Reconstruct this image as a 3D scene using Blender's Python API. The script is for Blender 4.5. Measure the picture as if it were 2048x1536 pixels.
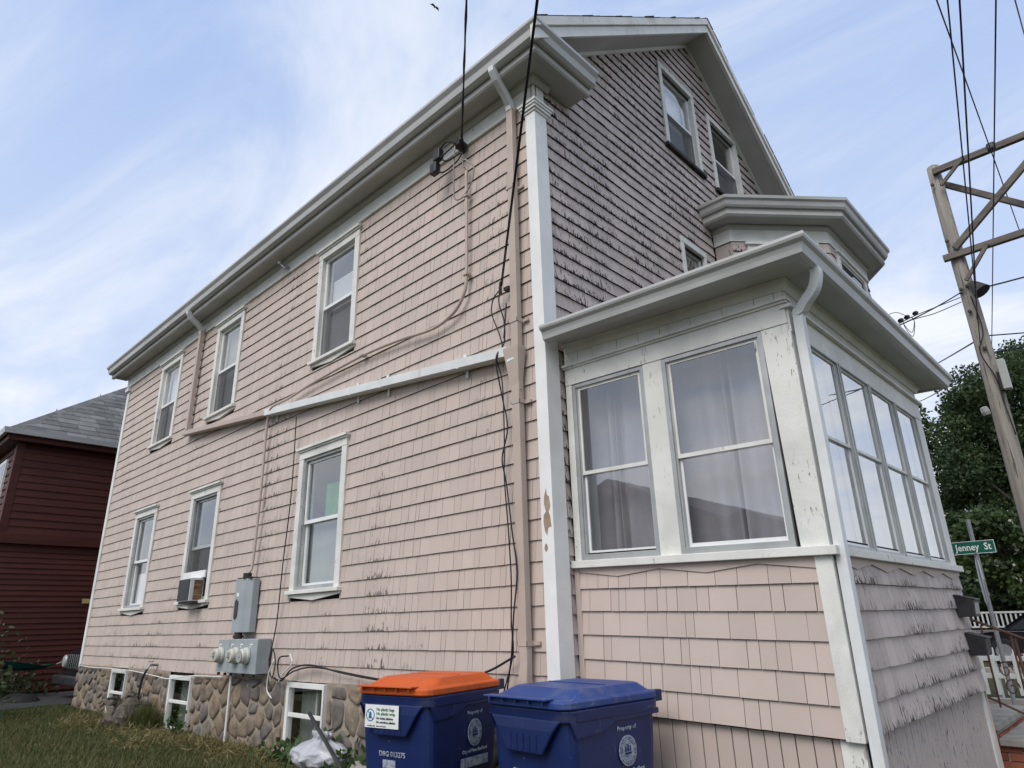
import bpy, bmesh, math, random
import numpy as np
from mathutils import Vector, Matrix, noise
random.seed(11)
rng = np.random.default_rng(5)
sc = bpy.context.scene
COL = sc.collection
for o in list(bpy.data.objects):
    bpy.data.objects.remove(o)

# ------------------------------------------------------------------ camera
CAMP = Vector((3.2284, -3.8181, 1.5))
CR = Vector((0.719873, 0.693642, -0.025369)); CU = Vector((0.251404, -0.226495, 0.941008)); CF = Vector((-0.646976, 0.683784, 0.337432))
cd = bpy.data.cameras.new('camera'); cd.sensor_width = 36.0; cd.sensor_fit = 'HORIZONTAL'
cd.lens = 1324.26 / 2048 * 36.0; cd.clip_start = .05; cd.clip_end = 3000
cam = bpy.data.objects.new('camera', cd); COL.objects.link(cam)
M = Matrix.Identity(4)
for i in range(3):
    M[i][0] = CR[i]; M[i][1] = CU[i]; M[i][2] = -CF[i]; M[i][3] = CAMP[i]
cam.matrix_world = M
sc.camera = cam

# ------------------------------------------------------------------ sky, sun, exposure
SUN_EL, SUN_AZ = math.radians(48), math.radians(172)      # azimuth clockwise from +Y
w = bpy.data.worlds.new('World'); sc.world = w; w.use_nodes = True
nt = w.node_tree; nt.nodes.clear()
N = nt.nodes.new; L = nt.links.new
wo = N('ShaderNodeOutputWorld'); bg = N('ShaderNodeBackground'); L(bg.outputs[0], wo.inputs[0])
sky = N('ShaderNodeTexSky'); sky.sky_type = 'NISHITA'; sky.sun_disc = False
sky.sun_elevation = SUN_EL; sky.sun_rotation = SUN_AZ; sky.air_density = 1.0; sky.dust_density = 1.6; sky.ozone_density = 3.0
tc = N('ShaderNodeTexCoord'); sp = N('ShaderNodeSeparateXYZ'); L(tc.outputs['Generated'], sp.inputs[0])
zc = N('ShaderNodeMath'); zc.operation = 'MAXIMUM'; L(sp.outputs[2], zc.inputs[0]); zc.inputs[1].default_value = 0.0
za = N('ShaderNodeMath'); za.operation = 'ADD'; L(zc.outputs[0], za.inputs[0]); za.inputs[1].default_value = .22
dv = N('ShaderNodeVectorMath'); dv.operation = 'DIVIDE'; L(tc.outputs['Generated'], dv.inputs[0])
cb = N('ShaderNodeCombineXYZ'); L(za.outputs[0], cb.inputs[0]); L(za.outputs[0], cb.inputs[1]); L(za.outputs[0], cb.inputs[2]); L(cb.outputs[0], dv.inputs[1])
mp = N('ShaderNodeMapping'); mp.inputs['Rotation'].default_value = (0, 0, math.radians(38)); mp.inputs['Scale'].default_value = (.8, 1.7, .3)
mp.inputs['Location'].default_value = (1.3, .4, 0)
L(dv.outputs[0], mp.inputs[0])
n1 = N('ShaderNodeTexNoise'); n1.inputs['Scale'].default_value = 1.25; n1.inputs['Detail'].default_value = 8; n1.inputs['Roughness'].default_value = .60; n1.inputs['Distortion'].default_value = .7
L(mp.outputs[0], n1.inputs['Vector'])
r1 = N('ShaderNodeValToRGB'); r1.color_ramp.elements[0].position = .36; r1.color_ramp.elements[1].position = .74
r1.color_ramp.interpolation = 'EASE'; L(n1.outputs[0], r1.inputs[0])
# haze veil: thicker towards the horizon
hz = N('ShaderNodeMapRange'); hz.inputs[1].default_value = .0; hz.inputs[2].default_value = .75; hz.inputs[3].default_value = .72; hz.inputs[4].default_value = .03
L(zc.outputs[0], hz.inputs[0])
mx = N('ShaderNodeMath'); mx.operation = 'MAXIMUM'
cm = N('ShaderNodeMath'); cm.operation = 'MULTIPLY'; L(r1.outputs[0], cm.inputs[0]); cm.inputs[1].default_value = .80
sm = N('ShaderNodeMath'); sm.operation = 'ADD'; sm.use_clamp = True; L(cm.outputs[0], sm.inputs[0]); L(hz.outputs[0], sm.inputs[1])
lift = N('ShaderNodeMix'); lift.data_type = 'RGBA'; lift.blend_type = 'MIX'; lift.inputs[0].default_value = .72
L(sky.outputs[0], lift.inputs[6]); lift.inputs[7].default_value = (2.75, 3.8, 6.1, 1)
mixc = N('ShaderNodeMix'); mixc.data_type = 'RGBA'
L(sm.outputs[0], mixc.inputs[0]); L(lift.outputs[2], mixc.inputs[6]); mixc.inputs[7].default_value = (5.4, 5.65, 6.1, 1)
L(mixc.outputs[2], bg.inputs[0]); bg.inputs[1].default_value = .1
sd = bpy.data.lights.new('sun', 'SUN'); sd.energy = 1.45; sd.angle = math.radians(35); sd.color = (1, .94, .86)
sun = bpy.data.objects.new('sun', sd); COL.objects.link(sun)
sdir = Vector((math.sin(SUN_AZ) * math.cos(SUN_EL), math.cos(SUN_AZ) * math.cos(SUN_EL), math.sin(SUN_EL)))
sun.rotation_euler = (-sdir).to_track_quat('-Z', 'Y').to_euler()
sc.view_settings.view_transform = 'Standard'; sc.view_settings.look = 'None'
sc.view_settings.exposure = 0.76; sc.view_settings.gamma = 1.0; sc.view_settings.use_curve_mapping = False

# ------------------------------------------------------------------ materials
MATS = {}
def nodes(name):
    m = bpy.data.materials.new(name); m.use_nodes = True; MATS[name] = m
    t = m.node_tree; b = t.nodes['Principled BSDF']
    return m, t, b
def coords(t, scale=(1, 1, 1)):
    c = t.nodes.new('ShaderNodeTexCoord'); mp = t.nodes.new('ShaderNodeMapping')
    mp.inputs['Scale'].default_value = scale; t.links.new(c.outputs['Object'], mp.inputs[0]); return mp.outputs[0]
def tnoise(t, vec, scale, detail=4, rough=.55, dist=0):
    n = t.nodes.new('ShaderNodeTexNoise'); n.inputs['Scale'].default_value = scale; n.inputs['Detail'].default_value = detail
    n.inputs['Roughness'].default_value = rough; n.inputs['Distortion'].default_value = dist
    t.links.new(vec, n.inputs['Vector']); return n.outputs[0]
def ramp(t, src, a, b):
    r = t.nodes.new('ShaderNodeMapRange'); r.inputs[1].default_value = a; r.inputs[2].default_value = b; r.clamp = True
    t.links.new(src, r.inputs[0]); return r.outputs[0]
def mixrgb(t, fac, a, b, mode='MIX'):
    n = t.nodes.new('ShaderNodeMix'); n.data_type = 'RGBA'; n.blend_type = mode
    if isinstance(fac, float): n.inputs[0].default_value = fac
    else: t.links.new(fac, n.inputs[0])
    for k, v in ((6, a), (7, b)):
        if isinstance(v, (tuple, list)): n.inputs[k].default_value = (*v[:3], 1)
        else: t.links.new(v, n.inputs[k])
    return n.outputs[2]
def mul(t, a, b):
    n = t.nodes.new('ShaderNodeMath'); n.operation = 'MULTIPLY'
    for k, v in ((0, a), (1, b)):
        if isinstance(v, float): n.inputs[k].default_value = v
        else: t.links.new(v, n.inputs[k])
    return n.outputs[0]
def pmat(name, c1, c2=None, scale=3., rough=.6, spec=.3, metal=0., bump=0., bscale=60., stretch=(1, 1, 1), lo=.35, hi=.65, tint=0., wear=(), detail=5, edge=0.):
    """c1/c2 mottled by noise; tint: strength of the per-piece 'tint' attribute; wear: list of (stretch, scale, thr, soft, maskscale, maskthr, colour)"""
    m, t, b = nodes(name)
    v = coords(t, stretch)
    col = None
    if c2: col = mixrgb(t, ramp(t, tnoise(t, v, scale, detail), lo, hi), c1, c2)
    else: col = mixrgb(t, 0., c1, c1)
    if tint:
        a = t.nodes.new('ShaderNodeAttribute'); a.attribute_name = 'tint'
        k = t.nodes.new('ShaderNodeMapRange'); k.inputs[3].default_value = 1 - tint; k.inputs[4].default_value = 1 + tint
        t.links.new(a.outputs['Fac'], k.inputs[0])
        cbn = t.nodes.new('ShaderNodeCombineColor')
        for i in range(3): t.links.new(k.outputs[0], cbn.inputs[i])
        col = mixrgb(t, 1., col, cbn.outputs[0], 'MULTIPLY')
    hgt = None
    for wi, (st, s, thr, soft, ms, mt, wc) in enumerate(wear):
        wv = coords(t, st); nv = tnoise(t, wv, s, 5, .6, .6)
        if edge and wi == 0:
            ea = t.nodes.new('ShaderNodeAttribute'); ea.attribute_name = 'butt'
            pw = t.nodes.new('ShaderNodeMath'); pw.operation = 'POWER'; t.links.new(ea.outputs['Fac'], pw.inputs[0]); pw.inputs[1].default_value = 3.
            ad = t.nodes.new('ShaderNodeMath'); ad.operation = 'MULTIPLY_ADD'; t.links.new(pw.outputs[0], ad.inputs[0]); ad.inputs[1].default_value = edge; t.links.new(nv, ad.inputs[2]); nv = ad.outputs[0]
        f = ramp(t, nv, thr, thr + soft)
        k = ramp(t, tnoise(t, coords(t) if not isinstance(ms, tuple) else coords(t, ms), ms if not isinstance(ms, tuple) else 1.0, 3), mt, mt + .12)
        f = mul(t, f, k)
        col = mixrgb(t, f, col, wc)
        hgt = f if hgt is None else hgt
    t.links.new(col, b.inputs['Base Color'])
    b.inputs['Roughness'].default_value = rough; b.inputs['Specular IOR Level'].default_value = spec; b.inputs['Metallic'].default_value = metal
    if bump:
        bn = t.nodes.new('ShaderNodeBump'); bn.inputs['Strength'].default_value = bump; bn.inputs['Distance'].default_value = .004
        h = tnoise(t, v, bscale, 4)
        if hgt is not None:
            s2 = t.nodes.new('ShaderNodeMath'); s2.operation = 'SUBTRACT'; t.links.new(h, s2.inputs[0]); t.links.new(hgt, s2.inputs[1]); h = s2.outputs[0]
        t.links.new(h, bn.inputs['Height']); t.links.new(bn.outputs[0], b.inputs['Normal'])
    return m
def glassmat(name, f0, tintc=(.93, .95, .95), wav=.02, rough=.0):
    m, t, b = nodes(name); t.nodes.remove(b); out = t.nodes['Material Output']
    lw = t.nodes.new('ShaderNodeLayerWeight'); lw.inputs[0].default_value = .5
    p = t.nodes.new('ShaderNodeMath'); p.operation = 'POWER'; t.links.new(lw.outputs['Facing'], p.inputs[0]); p.inputs[1].default_value = 4.0
    mr = t.nodes.new('ShaderNodeMapRange'); mr.inputs[3].default_value = f0; mr.inputs[4].default_value = 1; t.links.new(p.outputs[0], mr.inputs[0])
    tr = t.nodes.new('ShaderNodeBsdfTransparent'); tr.inputs[0].default_value = (*tintc, 1)
    gl = t.nodes.new('ShaderNodeBsdfGlossy'); gl.inputs['Roughness'].default_value = rough; gl.inputs[0].default_value = (.95, .95, .95, 1)
    bn = t.nodes.new('ShaderNodeBump'); bn.inputs['Strength'].default_value = wav; bn.inputs['Distance'].default_value = .01
    t.links.new(tnoise(t, coords(t), 4.0, 2), bn.inputs['Height']); t.links.new(bn.outputs[0], gl.inputs['Normal'])
    mxs = t.nodes.new('ShaderNodeMixShader'); t.links.new(mr.outputs[0], mxs.inputs[0]); t.links.new(tr.outputs[0], mxs.inputs[1]); t.links.new(gl.outputs[0], mxs.inputs[2])
    t.links.new(mxs.outputs[0], out.inputs[0]); return m
def sheermat(name, col, alpha):
    m, t, b = nodes(name); b.inputs['Base Color'].default_value = (*col, 1); b.inputs['Alpha'].default_value = alpha; b.inputs['Roughness'].default_value = .9
    b.inputs['Specular IOR Level'].default_value = 0; return m

CRK = (.045, .042, .042)
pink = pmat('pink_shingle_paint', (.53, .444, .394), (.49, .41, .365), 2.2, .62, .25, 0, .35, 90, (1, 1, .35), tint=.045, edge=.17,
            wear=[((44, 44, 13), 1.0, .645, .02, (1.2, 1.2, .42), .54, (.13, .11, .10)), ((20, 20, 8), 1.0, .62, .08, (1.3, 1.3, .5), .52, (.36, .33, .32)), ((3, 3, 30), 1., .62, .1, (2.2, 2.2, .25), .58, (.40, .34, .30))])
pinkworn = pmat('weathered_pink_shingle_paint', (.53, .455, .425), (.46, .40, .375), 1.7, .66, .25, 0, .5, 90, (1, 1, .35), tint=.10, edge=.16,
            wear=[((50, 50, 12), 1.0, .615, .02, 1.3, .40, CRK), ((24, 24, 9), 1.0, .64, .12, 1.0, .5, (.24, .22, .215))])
pinkflat = pmat('pink_porch_paint', (.525, .437, .39), (.495, .413, .368), 2.5, .6, .25, 0, .25, 110, (1, 1, .3), tint=.05,
            wear=[((40, 40, 6), 1.0, .72, .02, 1.3, .58, (.14, .11, .10)), ((8, 8, 6), 1., .74, .06, .9, .5, (.44, .45, .50))])
pinktrim = pmat('pink_metal_paint', (.47, .39, .335), (.43, .355, .305), 4, .5, .35, 0, .15, 40)
butt = pmat('bare_shingle_edge', (.040, .030, .028), (.022, .017, .016), 8, .9, .1)  # shade line under each course, put into the colour of the butt edges
tar = pmat('tar_paper', (.02, .018, .018), None, 5, .9, .1)
white = pmat('white_trim_paint', (.76, .765, .73), (.69, .70, .665), 3, .5, .3, 0, .25, 70,
             wear=[((50, 50, 12), 1.0, .64, .02, 1.2, .52, (.22, .21, .19)), ((2.5, 2.5, 2.5), 1., .5, .3, 1., .3, (.54, .55, .52))])
whitepeel = pmat('peeling_white_paint', (.73, .73, .69), (.63, .63, .59), 3, .55, .3, 0, .4, 70,
             wear=[((58, 58, 13), 1.0, .625, .02, 1.7, .46, (.15, .14, .13)), ((13, 13, 6), 1., .68, .03, 1.1, .48, (.36, .32, .28)), ((2.5, 2.5, 2.5), 1., .5, .3, 1., .3, (.52, .53, .50))])
cornerm = pmat('corner_board_paint', (.80, .81, .80), (.71, .725, .715), 3, .55, .3, 0, .3, 70,
             wear=[((34, 34, 10), 1.0, .68, .02, 1.4, .5, (.30, .29, .28)), ((4.5, 4.5, 3.2), 1., .70, .015, .7, .52, (.40, .31, .22))])
gutterm = pmat('gutter_paint', (.50, .505, .495), (.375, .38, .37), 2.5, .40, .45, 0, .12, 50, (.5, .5, 3),
             wear=[((3, 3, 20), 1.0, .62, .1, 1.2, .5, (.36, .36, .34))])
pipewhite = pmat('white_pipe_paint', (.70, .72, .72), (.60, .62, .62), 4, .42, .4, 0, .1, 50, wear=[((4, 4, 1.5), 1., .58, .15, 1.3, .45, (.52, .46, .42))])
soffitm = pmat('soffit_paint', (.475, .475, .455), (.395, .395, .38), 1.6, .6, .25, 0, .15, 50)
bareboard = pmat('dark_window_sill', (.03, .028, .028), (.06, .055, .05), 9, .8, .2, bump=.3)
alum = pmat('storm_window_aluminium', (.42, .44, .43), (.34, .35, .35), 6, .38, .5, .35)
vinyl = pmat('white_vinyl_sash', (.78, .79, .79), (.72, .73, .73), 5, .35, .45)
glass = glassmat('window_glass', .24)
glassp = glassmat('porch_window_glass', .21, (.80, .81, .84), .03)
glassf = glassmat('porch_front_glass', .45, (.93, .95, .96), .03)
screen = sheermat('insect_screen', (.10, .10, .105), .62)
curtain = pmat('white_curtain', (.80, .79, .80), (.72, .71, .73), 2, .9, .05)
porchcur = pmat('grey_lace_curtain', (.56, .54, .55), (.38, .365, .38), 3, .9, .05, stretch=(1, 1, .4))
curtain2 = pmat('pale_blind', (.68, .69, .72), None, 2, .8, .1)
greycur = pmat('grey_green_curtain', (.30, .33, .30), (.24, .27, .25), 2, .9, .05)
greenrefl = pmat('green_cloth', (.03, .22, .10), (.05, .30, .15), 8, .8, .1)  # colour of the sheet that imitates a green reflection in a pane
interior = pmat('dark_room', (.06, .055, .05), None, 2, .9, .05)
stonem = []
for i, (a, b_) in enumerate((((.21, .18, .15), (.12, .105, .09)), ((.25, .205, .155), (.15, .125, .10)), ((.19, .17, .155), (.11, .10, .095)), ((.27, .21, .15), (.17, .135, .105)))):
    stonem.append(pmat('fieldstone_%d' % i, a, b_, 7, .85, .2, 0, .9, 45, wear=[((5, 5, 5), 1.0, .6, .1, 2.5, .5, (.30, .28, .25))]))
mortar = pmat('rubble_mortar', (.36, .31, .25), (.25, .215, .175), 9, .92, .1, 0, .9, 60)
concrete = pmat('concrete', (.33, .31, .28), (.24, .225, .205), 6, .9, .15, 0, .7, 50)
meterm = pmat('grey_meter_paint', (.33, .37, .385), (.28, .315, .33), 4, .42, .4, 0, .08, 40)
meterlid = pmat('meter_cover_plastic', (.55, .55, .49), (.47, .47, .42), 6, .4, .4)
blackp = pmat('black_plastic', (.015, .015, .017), (.03, .03, .032), 8, .45, .4)
cablem = pmat('black_cable', (.018, .018, .02), None, 5, .55, .3)
greycable = pmat('grey_cable', (.28, .26, .25), (.35, .32, .30), 5, .6, .3)
pvc = pmat('white_pipe', (.72, .72, .70), None, 4, .4, .4)
red = pmat('red_clapboard_paint', (.085, .021, .014), (.062, .015, .011), 3, .6, .3, 0, .2, 60, (1, .3, 4), tint=.08)
slate = pmat('grey_roof_slate', (.165, .165, .158), (.12, .12, .115), 3, .75, .25, 0, .5, 60, tint=.26, wear=[((3, 3, 3), 1., .62, .1, 1.2, .52, (.24, .16, .12))])
roofing = pmat('dark_asphalt_roofing', (.055, .055, .058), (.035, .035, .037), 12, .9, .15, 0, .8, 120)
polewood = pmat('weathered_pole_wood', (.345, .32, .285), (.235, .215, .19), 1.3, .85, .15, 0, .9, 16, (9, 9, .7), wear=[((3, 3, .5), 1.0, .58, .1, .35, .45, (.40, .31, .20)), ((34, 34, 1.6), 1., .585, .03, .8, .3, (.11, .10, .09))])
beamwood = pmat('weathered_beam_wood', (.18, .16, .14), (.11, .10, .09), 1.6, .85, .15, 0, .8, 16, (.7, 9, 9))
metal_dk = pmat('dark_iron', (.035, .032, .03), (.06, .05, .045), 9, .6, .4, .5)
rust = pmat('rusty_iron', (.16, .085, .06), (.07, .045, .04), 9, .8, .25, .2, .5, 80)
binblue = pmat('navy_bin_plastic', (.006, .016, .082), (.009, .022, .102), 3, .42, .4, 0, .25, 120, wear=[((4, 4, 12), 1., .55, .2, 2, .45, (.055, .055, .07)), ((50, 50, 7), 1., .66, .02, 2, .45, (.08, .10, .18)), ((60, 9, 60), 1., .67, .02, 3, .45, (.07, .09, .16))])
lidblue = pmat('blue_lid_plastic', (.015, .042, .18), (.021, .054, .21), 3, .45, .4, 0, .25, 120, wear=[((5, 5, 5), 1., .52, .25, 2, .42, (.10, .12, .20)), ((70, 9, 20), 1., .66, .02, 3, .45, (.12, .16, .30))])
lidorange = pmat('orange_lid_plastic', (.52, .085, .012), (.58, .105, .018), 3, .48, .4, 0, .25, 120, wear=[((5, 5, 5), 1., .52, .25, 2, .42, (.38, .075, .022)), ((70, 9, 20), 1., .66, .02, 3, .45, (.34, .10, .05))])
binink = pmat('grey_white_print', (.36, .40, .47), (.17, .20, .29), 40, .7, .2, lo=.45, hi=.6)
sticker = pmat('white_sticker', (.76, .78, .77), (.68, .70, .68), 10, .5, .3)
inkgreen = pmat('green_ink', (.04, .16, .08), None, 5, .6, .2)
inkblue = pmat('blue_ink', (.03, .14, .30), None, 5, .6, .2)
inkdark = pmat('dark_ink', (.03, .03, .05), None, 5, .6, .2)
signgreen = pmat('green_sign_face', (.005, .105, .075), (.006, .12, .085), 5, .4, .4)
signwhite = pmat('white_sign_letters', (.78, .80, .78), None, 5, .4, .4)
galv = pmat('galvanised_steel', (.30, .31, .32), (.24, .25, .26), 12, .45, .5, .6)
fencew = pmat('white_fence_paint', (.74, .75, .74), (.66, .67, .66), 4, .55, .3)
brickm = pmat('brick_face', (.20, .065, .042), (.28, .10, .065), 9, .85, .2, 0, .7, 90, tint=.22)
carpaint = pmat('black_car_paint', (.010, .010, .012), None, 5, .15, .6)
carglass = pmat('car_glass', (.02, .025, .03), None, 5, .05, .8)
chrome = pmat('chrome', (.62, .63, .65), None, 5, .15, .5, 1.)
tyre = pmat('tyre_rubber', (.02, .02, .02), None, 5, .8, .2)
asphalt = pmat('asphalt', (.050, .050, .052), (.034, .034, .036), 14, .9, .2, 0, .6, 160)
lampm = pmat('lamp_lens', (.35, .36, .34), None, 5, .3, .5)
tealcloth = pmat('green_hammock_cloth', (.010, .10, .072), (.008, .075, .055), 5, .7, .2)
bagm = pmat('grey_white_plastic_bag', (.46, .47, .50), (.34, .35, .39), 5, .35, .5, 0, 1., 22)
deadwood = pmat('dead_wood', (.085, .072, .062), (.16, .14, .12), 9, .9, .1, 0, .9, 40)
soil = pmat('lawn_soil', (.075, .068, .036), (.045, .050, .022), 5, .95, .05, 0, .9, 90)
yellow = pmat('yellow_plate', (.52, .40, .16), None, 5, .5, .3)
acwhite = pmat('old_white_enamel', (.60, .61, .62), (.52, .52, .52), 6, .45, .4)
acgrill = pmat('rusty_coil_fins', (.30, .22, .13), (.12, .045, .025), 5, .7, .3, .2, 1., 60, (1, 1, 8))
acblack = pmat('scratched_black_panel', (.02, .02, .024), (.03, .03, .034), 9, .5, .4, wear=[((16, 16, 8), 1., .66, .02, 3, .4, (.55, .55, .55))])
tarp = pmat('dull_tarpaulin', (.012, .012, .013), (.022, .021, .021), 9, .85, .15, 0, .8, 12)
barewood = pmat('bare_tan_wood', (.36, .28, .20), (.27, .20, .14), 14, .8, .2, 0, .5, 60)
redrag = pmat('dark_red_cloth', (.10, .025, .02), None, 5, .8, .1)

def leafmat(name, c1, c2):
    m, t, b = nodes(name)
    a = t.nodes.new('ShaderNodeAttribute'); a.attribute_name = 'tint'
    col = mixrgb(t, a.outputs['Fac'], c1, c2); t.links.new(col, b.inputs['Base Color'])
    b.inputs['Roughness'].default_value = .55; b.inputs['Specular IOR Level'].default_value = .3
    out = t.nodes['Material Output']; tl = t.nodes.new('ShaderNodeBsdfTranslucent'); t.links.new(col, tl.inputs[0])
    mxs = t.nodes.new('ShaderNodeMixShader'); mxs.inputs[0].default_value = .3
    t.links.new(b.outputs[0], mxs.inputs[1]); t.links.new(tl.outputs[0], mxs.inputs[2]); t.links.new(mxs.outputs[0], out.inputs[0]); return m
grassm = leafmat('grass_blades', (.058, .082, .020), (.22, .18, .08))
leaf1 = leafmat('maple_leaves', (.026, .050, .020), (.072, .108, .036))
leaf2 = leafmat('dogwood_leaves', (.030, .056, .018), (.072, .108, .036))
leaf3 = leafmat('weed_leaves', (.045, .085, .03), (.10, .15, .055))
leafdk = leafmat('shrub_leaves', (.02, .04, .016), (.06, .085, .035))
petal = leafmat('white_petals', (.65, .65, .58), (.72, .72, .66))

# ------------------------------------------------------------------ mesh helpers
def clip(poly, a, b, c):                      # keep a*u + b*z <= c
    out = []
    for i in range(len(poly)):
        p, q = poly[i], poly[(i + 1) % len(poly)]
        dp, dq = a * p[0] + b * p[1] - c, a * q[0] + b * q[1] - c
        if dp <= 0: out.append(p)
        if (dp < 0 < dq) or (dq < 0 < dp):
            s = dp / (dp - dq); out.append((p[0] + (q[0] - p[0]) * s, p[1] + (q[1] - p[1]) * s))
    return out
class MB:
    def __init__(s): s.v, s.f, s.m, s.t, s.e = [], [], [], [], []
    def face(s, pts, mat=0, tint=.5):
        k = len(s.v); s.v += [tuple(p) for p in pts]; s.f.append(list(range(k, k + len(pts)))); s.m.append(mat); s.t.append(tint); return s
    def add(s, pts, faces, mat=0, tint=.5):
        k = len(s.v); s.v += [tuple(p) for p in pts]
        for f in faces: s.f.append([i + k for i in f]); s.m.append(mat); s.t.append(tint)
        return s
    def box(s, x0, x1, y0, y1, z0, z1, mat=0):
        p = [(x, y, z) for x in (x0, x1) for y in (y0, y1) for z in (z0, z1)]
        return s.add(p, [(0, 1, 3, 2), (4, 6, 7, 5), (0, 4, 5, 1), (2, 3, 7, 6), (0, 2, 6, 4), (1, 5, 7, 3)], mat)
    def prism(s, poly, off, mat=0):
        n = len(poly); q = [tuple(Vector(p) + Vector(off)) for p in poly]
        return s.add([tuple(p) for p in poly] + q, [list(range(n)), list(range(2 * n - 1, n - 1, -1))] + [(i, (i + 1) % n, n + (i + 1) % n, n + i) for i in range(n)], mat)
    def loft(s, rings, mat=0, cap=True, closed=True):
        k = len(s.v); n = len(rings[0])
        for r in rings: s.v += [tuple(p) for p in r]
        for j in range(len(rings) - 1):
            for i in range(n if closed else n - 1):
                a, b = k + j * n + i, k + j * n + (i + 1) % n
                s.f.append([a, b, b + n, a + n]); s.m.append(mat); s.t.append(.5)
        if cap:
            s.f.append([k + i for i in range(n)][::-1]); s.m.append(mat); s.t.append(.5)
            s.f.append([k + (len(rings) - 1) * n + i for i in range(n)]); s.m.append(mat); s.t.append(.5)
        return s
    def sweep(s, path, section, ref=(0, 0, 1), mat=0, scale=None):
        P = [Vector(p) for p in path]; rings = []; ref = Vector(ref)
        for i, p in enumerate(P):
            t = (P[min(i + 1, len(P) - 1)] - P[max(i - 1, 0)]).normalized()
            a = ref.cross(t)
            if a.length < 1e-4: a = Vector((1, 0, 0)).cross(t)
            a.normalize(); b = t.cross(a)
            k = scale[i] if scale else 1
            rings.append([p + a * (u * k) + b * (v_ * k) for u, v_ in section])
        return s.loft(rings, mat)
    def tube(s, path, r, n=8, mat=0):
        P = [Vector(p) for p in path]; rr = r if isinstance(r, (list, tuple)) else [r] * len(P)
        t0 = (P[1] - P[0]).normalized(); a = t0.orthogonal().normalized(); rings = []
        for i, p in enumerate(P):
            t = (P[min(i + 1, len(P) - 1)] - P[max(i - 1, 0)]).normalized()
            a = (a - t * a.dot(t)).normalized(); b = t.cross(a)
            rings.append([p + (a * math.cos(6.28318 * k / n) + b * math.sin(6.28318 * k / n)) * rr[i] for k in range(n)])
        return s.loft(rings, mat)
    def lathe(s, prof, org, axis, n=16, mat=0):
        ax = Vector(axis).normalized(); a = ax.orthogonal().normalized(); b = ax.cross(a); o = Vector(org)
        return s.loft([[o + ax * h + (a * math.cos(6.28318 * k / n) + b * math.sin(6.28318 * k / n)) * r for k in range(n)] for r, h in prof], mat)
    def build(s, name, mats, parent=None, smooth=False, xf=None, local=False, bevel=0, tint=False, fix=True):
        me = bpy.data.meshes.new(name)
        vs = [xf(p) for p in s.v] if xf else s.v
        me.from_pydata(vs, [], s.f)
        if not isinstance(mats, (list, tuple)): mats = [mats]
        for m in mats: me.materials.append(m)
        if len(mats) > 1: me.polygons.foreach_set('material_index', s.m)
        if fix:
            bm = bmesh.new(); bm.from_mesh(me); bmesh.ops.recalc_face_normals(bm, faces=bm.faces); bm.to_mesh(me); bm.free()
        if tint:
            at = me.attributes.new('tint', 'FLOAT', 'FACE'); at.data.foreach_set('value', s.t)
        if s.e and len(s.e) == len(s.v):
            at = me.attributes.new('butt', 'FLOAT', 'POINT'); at.data.foreach_set('value', s.e)
        if smooth: me.polygons.foreach_set('use_smooth', [True] * len(me.polygons))
        me.update()
        ob = bpy.data.objects.new(name, me); COL.objects.link(ob)
        if parent:
            ob.parent = parent
            if not local: ob.matrix_parent_inverse = Matrix.Translation(-parent.location)
        if bevel:
            bv = ob.modifiers.new('bevel', 'BEVEL'); bv.width = bevel; bv.segments = 2; bv.limit_method = 'ANGLE'; bv.angle_limit = math.radians(35)
        return ob
def tag(o, label=None, cat=None, group=None, kind=None):
    for k, v in (('label', label), ('category', cat), ('group', group), ('kind', kind)):
        if v: o[k] = v
    return o
def thing(name, label, cat, loc=(0, 0, 0), rz=0, group=None):
    o = bpy.data.objects.new(name, None); COL.objects.link(o); o.location = loc; o.rotation_euler = (0, 0, rz)
    o.empty_display_size = .2
    return tag(o, label, cat, group)
def catmull(pts, n=6):
    P = [Vector(p) for p in pts]; P = [P[0] * 2 - P[1]] + P + [P[-1] * 2 - P[-2]]; out = []
    for i in range(1, len(P) - 2):
        for k in range(n):
            t = k / n; a, b, c, d = P[i - 1:i + 3]
            out.append(.5 * ((2 * b) + (c - a) * t + (2 * a - 5 * b + 4 * c - d) * t * t + (-a + 3 * b - 3 * c + d) * t ** 3))
    out.append(P[-2]); return out
def textobj(body, size, m, parent, org, xd, yd, name='lettering', align='LEFT', local=True, sx=1., bold=0.):
    cu = bpy.data.curves.new(name, 'FONT'); cu.body = body; cu.size = size; cu.align_x = align; cu.extrude = .0006; cu.resolution_u = 2; cu.offset = bold
    tmp = bpy.data.objects.new(name, cu); COL.objects.link(tmp); bpy.context.view_layer.update()
    me = bpy.data.meshes.new_from_object(tmp.evaluated_get(bpy.context.evaluated_depsgraph_get())); bpy.data.objects.remove(tmp)
    x, y = Vector(xd).normalized(), Vector(yd).normalized(); z = x.cross(y); o = Vector(org)
    for v in me.vertices: v.co = o + x * (v.co.x * sx) + y * v.co.y + z * v.co.z
    me.materials.clear(); me.materials.append(m); ob = bpy.data.objects.new(name, me); COL.objects.link(ob)
    if parent:
        ob.parent = parent
        if not local: ob.matrix_parent_inverse = Matrix.Translation(-parent.location)
    return ob
def project(p):
    d = Vector(p) - CAMP; z = d.dot(CF)
    if z < .05: return None
    return 1024 + 1324.26 * d.dot(CR) / z, 768 - 1324.26 * d.dot(CU) / z, z
def S_(u, z, o): return (u, .03 - o, z)         # side wall: o = distance out of the wall
def F_(u, z, o): return (-.03 + o, u, z)        # front wall

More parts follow.
